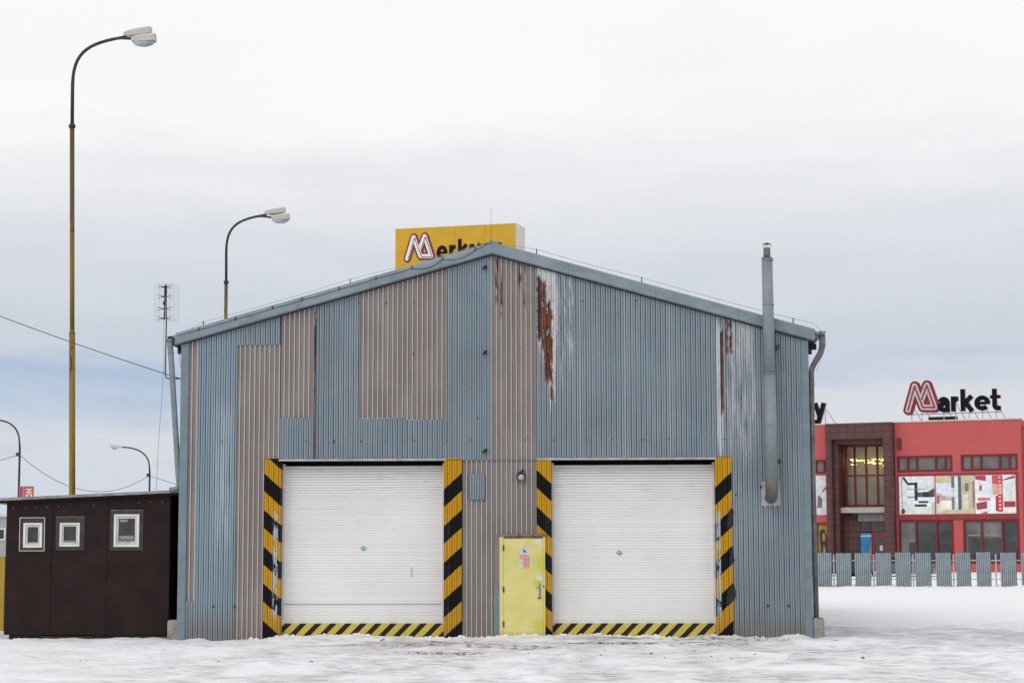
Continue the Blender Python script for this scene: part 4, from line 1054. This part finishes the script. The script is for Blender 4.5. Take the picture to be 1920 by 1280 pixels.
xs_ = [(2.0, 2.52, 15.05, 15.72, 'e'), (2.60, 2.93, 15.05, 15.72, 'r'), (3.02, 3.52, 15.05, 15.98, 'k'), (3.60, 4.10, 15.05, 15.72, 'u'), (4.20, 4.53, 15.05, 15.72, 'r'), (4.58, 5.10, 14.80, 15.72, 'y')]
for a, b, c, d_, ch in xs_: bold_letter(ch, a, b, c, d_, -.05, -.031, [M['print_black']] * 2, YS, 15.72, .17)

# ------------------------------------------------------------------ RED SHOP
SP = empty('shop_building', (21.966, 96.867, 0), 'red two-storey shop with brown tiled entrance frame, wide posters and red window frames', 'building', rz=R(-22))
def sp(mb, name, mats, parent=None): return mb.build(name, mats, SP if parent is None else parent)
H = 10.7; U0, U1 = -20, 8.72
# facade slabs around the openings (front face at v = 0)
wl = MB()
wl.box(.22, U1, 0, .5, 8.42, H); wl.box(U0, -4.44, 0, .5, 8.30, H)
wl.box(4.10, 4.66, 0, .5, 7.32, 8.419); wl.box(8.42, U1, 0, .5, .3, 8.419); wl.box(.22, .34, 0, .5, .3, 8.419)
wl.box(.34, 8.42, 0, .5, 7.20, 7.319) ; wl.box(.34, 8.42, .02, .5, 4.07, 7.199); wl.box(.34, 8.42, 0, .5, .3, 1.15)
wl.box(4.06, 4.70, 0, .5, 1.151, 4.069); wl.box(U0, -4.44, .02, .5, 3.98, 7.35); wl.box(U0, -5.42, 0, .5, .3, 3.979); wl.box(-5.42, -4.44, 0, .5, .3, 1.15); wl.box(U0, -5.42, 0, .5, 7.351, 8.299)
sp(wl, 'wall', M['shop_red'])
sp(MB().box(U0, -4.44, .5, 14, .3, H - .05).box(-4.44, .22, 4.2, 14, .3, H - .05).box(.22, U1, .5, 14, .3, H - .05), 'rear_block', M['shop_red'])
sp(MB().box(U0, -4.45, -.06, .6, H, H + .09).box(.23, U1, -.06, .6, H, H + .09), 'parapet_cap', M['sign_side'])
sp(MB().box(8.75, 16, .2, 14, .3, 10.1), 'annexe', M['sign_side'])
sp(MB().box(8.70, 16.1, .0, .19, 10.1, 10.25), 'annexe_cap', M['shop_band'])
sp(MB().box(8.72, 8.85, -.05, .19, .3, 10.09), 'corner_strip', M['shop_band'])
# tiled entrance frame
tf = MB(); F0, F1 = -.7, 1.5
tf.box(-4.44, -4.02, F0, F1, .2, H + .02); tf.box(-.43, .22, F0, F1, .2, H + .02); tf.box(-4.02, -.43, F0, F1, 9.62, H + .02)
tf.box(-4.02, -3.68, F0 + .5, F1, .2, 9.619); tf.box(-3.68, -.43, F0 + .5, F1, 9.32, 9.619)
sp(tf, 'entrance_frame', M['tile'])
sp(MB().box(-3.68, -2.62, 1.0, 1.45, .2, 4.55), 'entrance_wall', M['tile'])
# stair window with mullions
WV = 1.2
wi = MB(); wx = (-3.58, -.43); wz = (5.05, 9.30)
wi.box(wx[0], wx[0] + .14, WV - .08, WV + .08, *wz); wi.box(wx[0] + .14, wx[1], WV - .07, WV + .08, wz[0], wz[0] + .16); wi.box(wx[0] + .14, wx[1], WV - .07, WV + .08, wz[1] - .12, wz[1]); wi.box(wx[0] + .14, wx[1], WV - .06, WV + .07, 7.15, 7.26)
ms = [-2.90, -2.10, -1.31]
for u in ms: wi.box(u - .07, u + .07, WV - .085, WV + .085, wz[0] + .161, wz[1] - .121)
win = sp(wi, 'stair_window', M['shop_frame'])
def thin_glass(name, col, alpha):
    m_ = bpy.data.materials.new(name); m_.use_nodes = True; t = NT(m_.node_tree)
    n_ = t.noise(t.coord(), .9, 4); t.surface(t.mix(t.ramp(n_, .3, .7), col, tuple(a * .7 for a in col)), .1, 0, .7, alpha=alpha); return m_
gp = thin_glass('stair_glass', (.30, .30, .25), .42)
ed = [wx[0] + .14] + ms + [wx[1]]
for i in range(4):
    for z0, z1 in ((5.21, 7.15), (7.26, 9.18)):
        sp(MB().box(ed[i] + (.07 if i else 0), ed[i + 1] - .07 * (i < 3), WV - .01, WV + .01, z0, z1), 'pane', gp, win)
sp(MB().box(-3.67, .2, 3.2, 3.3, 4.6, 9.6).box(-3.67, .2, 1.51, 3.2, 9.5, 9.6), 'stairwell_wall', simple('stairwell_render', (.62, .62, .52), .9, .15, 1))
em = bpy.data.materials.new('lit_tube'); em.use_nodes = True; t_ = NT(em.node_tree); t_.surface((.9, .8, .4), .5, emit=(1.0, .80, .22), estr=7)
tubes = [(-3.42, -2.95, 8.33), (-3.40, -3.02, 7.98), (-2.86, -2.2, 8.27), (-3.3, -2.75, 8.22), (-2.45, -1.85, 8.10), (-1.98, -1.4, 8.32), (-1.85, -1.2, 8.02), (-1.2, -.5, 8.3), (-1.15, -.5, 7.96), (-1.28, -.55, 8.22), (-2.1, -1.75, 8.14), (-1.2, -.45, 7.88)]
for i, (a, b, z) in enumerate(tubes):
    sp(MB().box(a, b, 1.9 + (i % 3) * .15, 1.96 + (i % 3) * .15, z, z + .07), 'light_tube', em, win)
# furniture outlines behind the glass
fu = MB()
for cx_ in (-2.05, -1.35):
    fu.box(cx_ - .2, cx_ + .2, 1.6, 1.95, 5.45, 5.50); fu.box(cx_ - .2, cx_ - .17, 1.6, 1.63, 5.22, 5.8); fu.box(cx_ + .17, cx_ + .2, 1.6, 1.63, 5.22, 5.8); fu.box(cx_ - .2, cx_ + .2, 1.6, 1.63, 5.74, 5.80)
sp(fu, 'white_chair', M['sign_white'], win)
# canopy, transom band, entrance doors, blue poster
sp(MB().bbox(-3.72, -.43, .15, 1.15, 4.62, 5.0, .02), 'canopy', M['shop_canopy'])
sp(MB().box(-2.62, -.43, .7, .76, 4.05, 4.60), 'transom_panel', simple('transom_grey', (.22, .21, .20), .6))
letter('o', -1.05, -.93, 4.30, 4.40, .68, .70, [M['sign_side']], SP, name='transom_mark')
sp(MB().box(-2.62, -.43, 1.05, 1.10, 3.35, 4.05), 'fanlight', M['shop_glass_dk'])
for u in (-2.62, -1.9, -.95): sp(MB().box(u, u + .09, 1.0, 1.05, 3.35, 4.05), 'fanlight_bar', M['shop_frame'])
dr_ = sp(MB().box(-1.72, -1.58, .96, 1.08, .5, 3.32).box(-.88, -.74, .96, 1.08, .5, 3.32).box(-1.58, -.88, .96, 1.08, 3.14, 3.32).box(-1.58, -.88, .97, 1.07, .5, .7), 'entrance_door', simple('bright_red_door', (.36, .012, .02), .4, .1, 3))
sp(MB().box(-1.58, -.88, 1.01, 1.03, .7, 3.14), 'pane', M['shop_glass_dk'], dr_)
sp(MB().box(-1.22, -1.02, .995, 1.005, 2.05, 2.4), 'notice', M['paper'], dr_)
bp_ = sp(MB().box(-2.55, -1.78, .98, 1.02, .8, 3.27), 'blue_poster', simple('poster_blue', (.03, .19, .42), .4, .25, 1.2))
sp(MB().prism([(-2.2, .8), (-1.79, .8), (-1.79, 2.75)], .97, .978).prism([(-2.54, 3.0), (-1.79, 3.0), (-1.79, 3.12), (-2.54, 3.1)], .97, .978, 1), 'poster_print', [simple('poster_skin', (.33, .20, .14), .6), simple('poster_pale', (.4, .6, .7), .6)], bp_)
sp(MB().box(-2.62, -.43, 1.11, 1.2, .2, 4.6), 'lobby_back', M['dark'])
# vent
v_ = sp(MB().box(.36, .70, -.05, -.0, 8.85, 9.65), 'vent', M['shop_band'])
for k_ in range(6): sp(MB().box(.39, .67, -.075, -.051, 8.89 + k_ * .125, 8.96 + k_ * .125), 'louvre', M['tile'], v_)
# ribbon windows and ground-floor windows
def shopwin(u0, u1, z0, z1, mull, glass, nm='window', fw=.13):
    f = MB(); y0 = -.02
    f.box(u0, u0 + fw, y0, .3, z0, z1); f.box(u1 - fw, u1, y0, .3, z0, z1); f.box(u0 + fw, u1 - fw, y0 + .004, .3, z1 - fw * .8, z1); f.box(u0 + fw, u1 - fw, y0 + .004, .3, z0, z0 + fw)
    for u in mull: f.box(u - .06, u + .06, y0 + .002, .3, z0 + fw, z1 - fw * .8)
    o = sp(f, nm, M['shop_frame']); e2 = [u0 + fw] + list(mull) + [u1 - fw]
    for i in range(len(e2) - 1):
        g_ = glass[i % len(glass)]
        sp(MB().box(e2[i] + (.06 if i else 0), e2[i + 1] - (.06 if i < len(e2) - 2 else 0), .12, .16, z0 + fw, z1 - fw * .8), 'pane', g_, o)
    return o
G1, G2 = M['shop_glass'], M['shop_glass_dk']
shopwin(.345, 4.09, 7.33, 8.41, [1.07, 1.69, 2.98, 3.62], [G1])
shopwin(4.67, 8.41, 7.33, 8.41, [5.38, 6.01, 7.25, 7.88], [G1])
shopwin(-5.42, -4.45, 7.36, 8.29, [-4.75], [G1])
lw1 = shopwin(.345, 4.05, 1.16, 4.06, [1.54, 2.95], [G1, G2, G2])
lw2 = shopwin(4.71, 8.41, 1.16, 4.06, [5.94, 7.31], [G1, G1, G2])
for (u0, u1, z0, z1, k_) in ((5.0, 5.8, 1.5, 2.9, G2), (6.05, 7.2, 1.4, 2.9, G2), (1.0, 1.5, 1.2, 2.6, G2), (5.0, 5.75, 3.0, 3.1, M['curtain']), (6.1, 7.0, 3.02, 3.12, M['curtain'])):
    sp(MB().box(u0, u1, .105, .118, z0, z1), 'reflection_board' if k_ is G2 else 'shelf_light', k_, lw2 if u0 > 4.5 else lw1)
shopwin(-5.42, -4.45, 1.16, 3.97, [], [simple('poster_yellow', (.35, .26, .05), .5, .3, 1.5)])
wp = MB(); wp.prism([(-5.05, 1.3), (-4.62, 1.3), (-4.60, 2.4), (-4.68, 3.1), (-4.85, 3.5), (-5.05, 3.55), (-5.18, 3.2), (-5.16, 2.5)], .10, .112); wp.prism([(-4.98, 2.75), (-4.83, 2.7), (-4.78, 3.0), (-4.84, 3.25), (-4.97, 3.2)], .085, .099, 1); wp.prism([(-5.0, 1.3), (-4.8, 1.3), (-4.78, 2.1), (-4.9, 2.5)], .085, .099, 1)
sp(wp, 'poster_print', [simple('poster_dark', (.05, .03, .02), .6), simple('poster_skin_tone', (.40, .27, .14), .6)])
# banner band with three interior pictures
sp(MB().box(.345, 8.415, -.05, .015, 7.04, 7.195).box(.345, 8.415, -.05, .015, 4.10, 4.46).box(.345, .44, -.048, .015, 4.461, 7.039).box(8.26, 8.415, -.048, .015, 4.461, 7.039), 'banner_frame', M['shop_band'])
PC = {}
def pc(r, g, b):
    k_ = (r, g, b)
    if k_ not in PC: PC[k_] = simple('print_colour', srgb(r, g, b, 1.15), .5, .15, 2.6, 0)
    return PC[k_]
def TP(px, py): return .44 + (px - 122) / (1808 - 122) * (8.25 - .44), 7.035 - (py - 100) / (635 - 100) * (7.035 - 4.465)
def poster(px0, px1, base, shapes):
    (a, z1), (b, z0) = TP(px0, 100), TP(px1, 635)
    o = sp(MB().box(a, b, -.03, .014, z0, z1), 'poster', pc(*base))
    by = {}
    for li, (poly, col) in enumerate(shapes):
        pts = [TP(*p) for p in poly]
        area = sum(pts[i][0] * pts[(i + 1) % len(pts)][1] - pts[(i + 1) % len(pts)][0] * pts[i][1] for i in range(len(pts)))
        if area < 0: pts = pts[::-1]
        y1 = -.031 - li * .0012
        sp(MB().prism(pts, y1 - .0008, y1), 'poster_print', pc(*col), o)
def rc(a, b, c, d_): return [(a, b), (c, b), (c, d_), (a, d_)]
NAV = (38, 38, 62)
poster(124, 645, (214, 220, 222), [(rc(400, 102, 643, 300), (196, 205, 205)), ([(165, 110), (205, 110), (262, 190), (395, 185), (395, 440), (350, 440), (350, 222), (250, 222)], NAV), ([(400, 102), (643, 102), (643, 175), (520, 272), (400, 272)], (205, 212, 210)),
    (rc(245, 274, 520, 284), (120, 125, 130)), (rc(395, 325, 643, 392), (86, 78, 84)), (rc(470, 320, 560, 395), (40, 38, 44)), ([(560, 310), (643, 270), (643, 395), (560, 395)], (70, 68, 74)), (rc(245, 384, 350, 396), (70, 72, 86)), (rc(405, 448, 548, 474), (50, 50, 68)), (rc(350, 494, 526, 526), (44, 44, 70)), (rc(128, 540, 643, 632), (212, 214, 204)),
    (rc(162, 130, 170, 560), (90, 110, 112)), ([(150, 570), (180, 545), (207, 570), (205, 610), (175, 632), (148, 615)], (66, 70, 60)), (rc(605, 470, 643, 620), (172, 182, 180))])
poster(662, 1218, (200, 194, 180), [(rc(668, 105, 900, 198), (192, 184, 150)), (rc(668, 205, 890, 380), (208, 212, 220)), ([(668, 330), (890, 430), (890, 445), (668, 470)], (182, 160, 155)), (rc(668, 375, 712, 485), (170, 90, 110)), ([(730, 450), (900, 440), (900, 565), (725, 570)], (226, 222, 205)),
    (rc(890, 105, 935, 270), (92, 110, 120)), (rc(935, 120, 985, 540), (205, 214, 214)), (rc(985, 105, 1030, 580), (76, 96, 108)), (rc(890, 395, 930, 575), (110, 124, 140)), (rc(1032, 110, 1180, 580), (184, 176, 150)), (rc(1085, 210, 1140, 320), (130, 108, 104)), (rc(1050, 360, 1130, 570), (205, 202, 190)), (rc(1190, 180, 1214, 560), (150, 120, 100)), ([(700, 600), (1218, 560), (1218, 632), (690, 632)], (196, 180, 150))])
poster(1228, 1808, (218, 218, 224), [([(1235, 105), (1390, 105), (1390, 185), (1240, 160)], (176, 60, 76)), (rc(1290, 240, 1328, 312), (160, 80, 100)), (rc(1390, 120, 1470, 380), (202, 214, 222)), (rc(1262, 412, 1440, 455), (200, 120, 100)), ([(1240, 490), (1395, 462), (1395, 560), (1250, 580)], (150, 62, 80)),
    ([(1300, 630), (1395, 600), (1395, 632)], (190, 60, 60)), (rc(1475, 105, 1560, 220), (190, 76, 80)), (rc(1480, 220, 1560, 375), (204, 158, 140)), (rc(1556, 105, 1625, 610), (186, 70, 76)), (rc(1560, 230, 1615, 370), (206, 150, 130)), (rc(1520, 390, 1560, 600), (176, 50, 66)), ([(1625, 170), (1800, 105), (1800, 150), (1630, 180)], (160, 70, 90)), (rc(1632, 185, 1800, 465), (208, 214, 208)),
    (rc(1640, 470, 1800, 545), (158, 50, 62)), ([(1630, 545), (1800, 580), (1800, 625), (1620, 612)], (222, 220, 200))] + [(rc(1568, 125 + k_ * 54, 1598, 147 + k_ * 54), (222, 190, 185)) for k_ in range(9)])
sp(MB().box(-5.42, -4.45, -.03, .014, 4.5, 7.2), 'poster', pc(196, 198, 204))
sp(MB().prism([(-4.95, 6.0), (-4.6, 6.3), (-4.6, 6.5), (-4.9, 6.2)], -.034, -.031).prism([(-5.3, 5.0), (-4.95, 5.0), (-4.9, 5.6), (-5.2, 5.9)], -.034, -.031, 1), 'poster_print', [pc(190, 80, 80), pc(110, 104, 104)])

# ---- roof signs
MS = empty('roof_sign', (21.966, 96.867, 0), 'roof sign with red looped M emblem followed by black letters arket', 'sign', rz=R(-22))
emblem(MS, 1.13, 11.55, 1.82, 2.25, .55, .36, [M['letter_side'], M['emblem_pale']], .30)
eP = [(1.13 + a * 1.82, 11.55 + b * 2.25) for a, b in MP]; e_ = MB(); ribbon(e_, eP, .10, .18, .20, 0, 0, 6); lpart(e_, 'emblem_line', simple('emblem_brown', (.16, .05, .055), .6), MS)
for ch, a, b, c, d_ in (('a', 3.16, 3.95, 11.32, 12.35), ('r', 4.05, 4.56, 11.36, 12.35), ('k', 4.70, 5.62, 11.36, 12.85), ('e', 5.62, 6.66, 11.36, 12.40), ('t', 6.68, 7.36, 11.36, 12.80)):
    bold_letter(ch, a, b, c, d_, .22, .50, [M['letter_black'], M['letter_side']], MS, 12.38, .30)
stt = MB()
for u in (1.3, 2.0, 3.5, 4.3, 5.2, 6.1, 7.0):
    stt.box(u - .025, u + .025, .52, .57, 10.75, 11.9); stt.tube([(u, .58, 12.0), (u + .35, 2.2, 10.78)], .022, 5)
lpart(stt, 'sign_supports', M['fence_rail'], MS)
lpart(MB().box(.95, 7.4, .51, .55, 11.22, 11.29), 'sign_rail', M['fence_rail'], MS)
tag(MB().box(2.35, 4.25, 0, .5, 0, .28).build('roof_box', M['black_iron']), 'low dark box on the shop roof under the roof sign', 'roof unit')
rb = bpy.data.objects['roof_box']; rb.location = (21.966, 96.867, 10.8); rb.rotation_euler = (0, 0, R(-22))
for v in rb.data.vertices: v.co.y += .9
TS = empty('roof_sign', (21.966, 96.867, 0), 'end letters ty of a black roof sign showing past the hall corner', 'sign', rz=R(-22))
bold_letter('t', -6.15, -5.50, 11.28, 12.85, .22, .50, [M['letter_black'], M['letter_side']], TS, 12.25, .30)
bold_letter('y', -5.56, -4.60, 10.80, 12.25, .22, .50, [M['letter_black'], M['letter_side']], TS, 12.25, .30)
stt = MB()
for u in (-5.8, -4.75): stt.box(u - .025, u + .025, .52, .57, 10.75, 11.7); stt.tube([(u, .58, 11.9), (u + .35, 2.2, 10.78)], .022, 5)
lpart(stt, 'sign_supports', M['fence_rail'], TS)

# ------------------------------------------------------------------ FENCE of grey sheets
FN = empty('sheet_fence', (18, 66, 0), 'fence of upright grey corrugated boards with gaps, in front of the red shop', 'fence')
edges = [(13.42, 14.24), (14.47, 15.27), (15.46, 16.29), (16.54, 17.35), (17.57, 18.38), (18.60, 19.42), (19.68, 20.47), (20.73, 21.48), (21.78, 22.53), (23.02, 23.85)]
x = 12.35
while x > 4: edges.insert(0, (x, x + .81)); x -= 1.06
x = 24.1
while x < 40: edges.append((x, x + .81)); x += 1.06
def plank_mesh(wd, h):
    m_ = MB(); n = 8; p = wd / n; vs = []; ks = []
    for i in range(n):
        for dx, dy, k_ in ((0, 0, 0), (.45, 0, 1), (.58, .035, 1), (.85, .035, 1)): vs.append((i * p + dx * p, dy)); ks.append(k_)
    vs.append((wd, 0)); 
    for i in range(len(vs) - 1):
        a, b = vs[i], vs[i + 1]; m_.add([(a[0], a[1], 0), (b[0], b[1], 0), (b[0], b[1], h), (a[0], a[1], h)], [(0, 1, 2, 3)], ks[i])
    m_.box(0, wd, .036, .05, 0, h)
    return m_
proto = {}
for a, b in edges:
    wd = round(b - a, 2)
    if wd not in proto:
        m_ = plank_mesh(wd, 1.85); me = bpy.data.meshes.new('plank'); me.from_pydata(m_.v, [], m_.f); me.materials.append(M['fence_sheet']); me.materials.append(M['fence_groove'])
        for i, p in enumerate(me.polygons): p.material_index = m_.k[i]
        proto[wd] = me
    o = bpy.data.objects.new('plank', proto[wd]); COL.objects.link(o); o.parent = FN
    o.location = (a - 18, random.uniform(-.01, .01), -.02 + random.uniform(-.02, .02)); o.rotation_euler = (0, R(random.uniform(-.5, .5)), 0)
part(MB().box(4, 40, 66.055, 66.10, 1.40, 1.45), 'rail', M['fence_rail'], FN)
part(MB().box(4, 40, 66.055, 66.10, .42, .47), 'rail', M['fence_rail'], FN)
for xx in (8.2, 11.1, 14.36, 16.44, 18.5, 20.6, 22.8, 25.9, 28.8): part(MB().box(xx - .035, xx + .035, 66.105, 66.16, -.2, 1.75), 'post', M['fence_rail'], FN)

# dark cars parked by the shop, only glimpsed through the gaps of the fence
def car(x, y, rz, body, label):
    C_ = empty('parked_car', (x, y, .30), label, 'car', rz=rz)
    prof = [(-2.1, .28), (2.1, .28), (2.15, .62), (1.95, .82), (1.05, .92), (.45, 1.40), (-.9, 1.43), (-1.65, .98), (-2.1, .90), (-2.18, .6)]
    bm_b = MB(); bm_b.prism(prof, -.82, .82); ob = lpart(bm_b, 'body', body, C_)
    gl = MB().prism([(.95, .93), (.42, 1.35), (-.85, 1.37), (-1.45, .98)], -.835, .835); lpart(gl, 'side_windows', M['glass_dark'], C_)
    for wx_ in (-1.35, 1.35):
        for wy_ in (-.8, .8):
            s_ = 1 if wy_ > 0 else -1
            wv = lpart(MB().tube([(wx_, wy_ - s_ * .12, .31), (wx_, wy_ + s_ * .05, .31)], .31, 18), 'wheel', M['black'], C_)
            lpart(MB().tube([(wx_, wy_ + s_ * .05, .31), (wx_, wy_ + s_ * .065, .31)], .18, 14), 'rim', M['galv'], wv)
    return C_
car(16.2, 86, R(-20), simple('car_dark_blue', (.02, .025, .04), .3, .1, 2), 'dark blue car behind the fence near the shop entrance')
car(20.6, 84.5, R(-21), simple('car_grey', (.12, .12, .13), .3, .1, 2), 'grey car behind the fence left of the lower shop windows')

# ------------------------------------------------------------------ snow-side clutter
gr = MB()
for k_ in range(520):
    x = random.choice([random.uniform(13, 17.5), random.uniform(13.5, 16.5), random.uniform(12, 25)]); y = random.uniform(64.2, 66.2); h = random.uniform(.05, .22); zz = ground_z(x, y)
    dx_ = random.uniform(-.12, .12)
    gr.add([(x - .012, y, zz - .03), (x + .012, y, zz - .03), (x + dx_, y + random.uniform(-.05, .05), zz + h)], [(0, 1, 2)])
for k_ in range(130):
    x = random.uniform(-10.9, -10.05); y = random.uniform(-.1, .8); zz = ground_z(x, y)
    gr.add([(x - .004, y, zz - .03), (x + .004, y, zz - .03), (x + random.uniform(-.07, .07), y, zz + random.uniform(.05, .22))], [(0, 1, 2)])
tag(gr.build('dry_grass', M['grass']), 'dry grass stalks sticking out of the snow', 'grass', kind='stuff')
cd = MB()
def clod(x, y, s):
    zz = ground_z(x, y); n = 7; top = []
    ringp = [(x + s * (1.3 + random.uniform(-.4, .4)) * math.cos(2 * math.pi * q / n), y + s * (1 + random.uniform(-.3, .3)) * math.sin(2 * math.pi * q / n), zz - .01) for q in range(n)]
    cd.add(ringp + [(x + random.uniform(-.2, .2) * s, y, zz + s * random.uniform(.35, .7))], [(q, (q + 1) % n, n) for q in range(n)])
for cx_, cy_, n, sp_ in ((-.95, -3.0, 26, .45), (2.1, -2.6, 46, .45), (-.45, -6.2, 30, .35), (2.9, -1.9, 18, .5), (4.8, -1.2, 12, .5), (-1.4, -1.0, 10, .6), (1.0, -6, 14, 1.5), (-5.2, -3.5, 10, 2.0), (4.5, -7, 10, 2), (-3, -9, 10, 2.5)):
    for k_ in range(n): clod(cx_ + random.gauss(0, sp_), cy_ + random.gauss(0, sp_ * .3), random.uniform(.010, .045))
tag(cd.build('mud_clods', M['mud']), 'small dark clods of frozen mud scattered on the snow', 'mud', kind='stuff')
sn = MB()
for k_ in range(150):
    x = random.uniform(-4.6, 4.7) if k_ % 3 else random.uniform(-6.2, 6.2); y = random.uniform(-.30, -.06); s = random.uniform(.015, .05); zz = ground_z(x, y)
    b = []; n = 6
    vs = [(x + s * 1.3 * math.cos(2 * math.pi * q / n) * random.uniform(.8, 1.2), y + s * math.sin(2 * math.pi * q / n), zz - .01) for q in range(n)] + [(x + s * .7 * math.cos(2 * math.pi * q / n), y + s * .6 * math.sin(2 * math.pi * q / n), zz + s * .5) for q in range(n)] + [(x, y, zz + s * .7)]
    sn.add(vs, [(q, (q + 1) % n, n + (q + 1) % n, n + q) for q in range(n)] + [(n + q, n + (q + 1) % n, 2 * n) for q in range(n)], 0, True)
tag(sn.build('snow_lumps', M['snow']), 'loose lumps of snow along the foot of the hall', 'snow', kind='stuff')
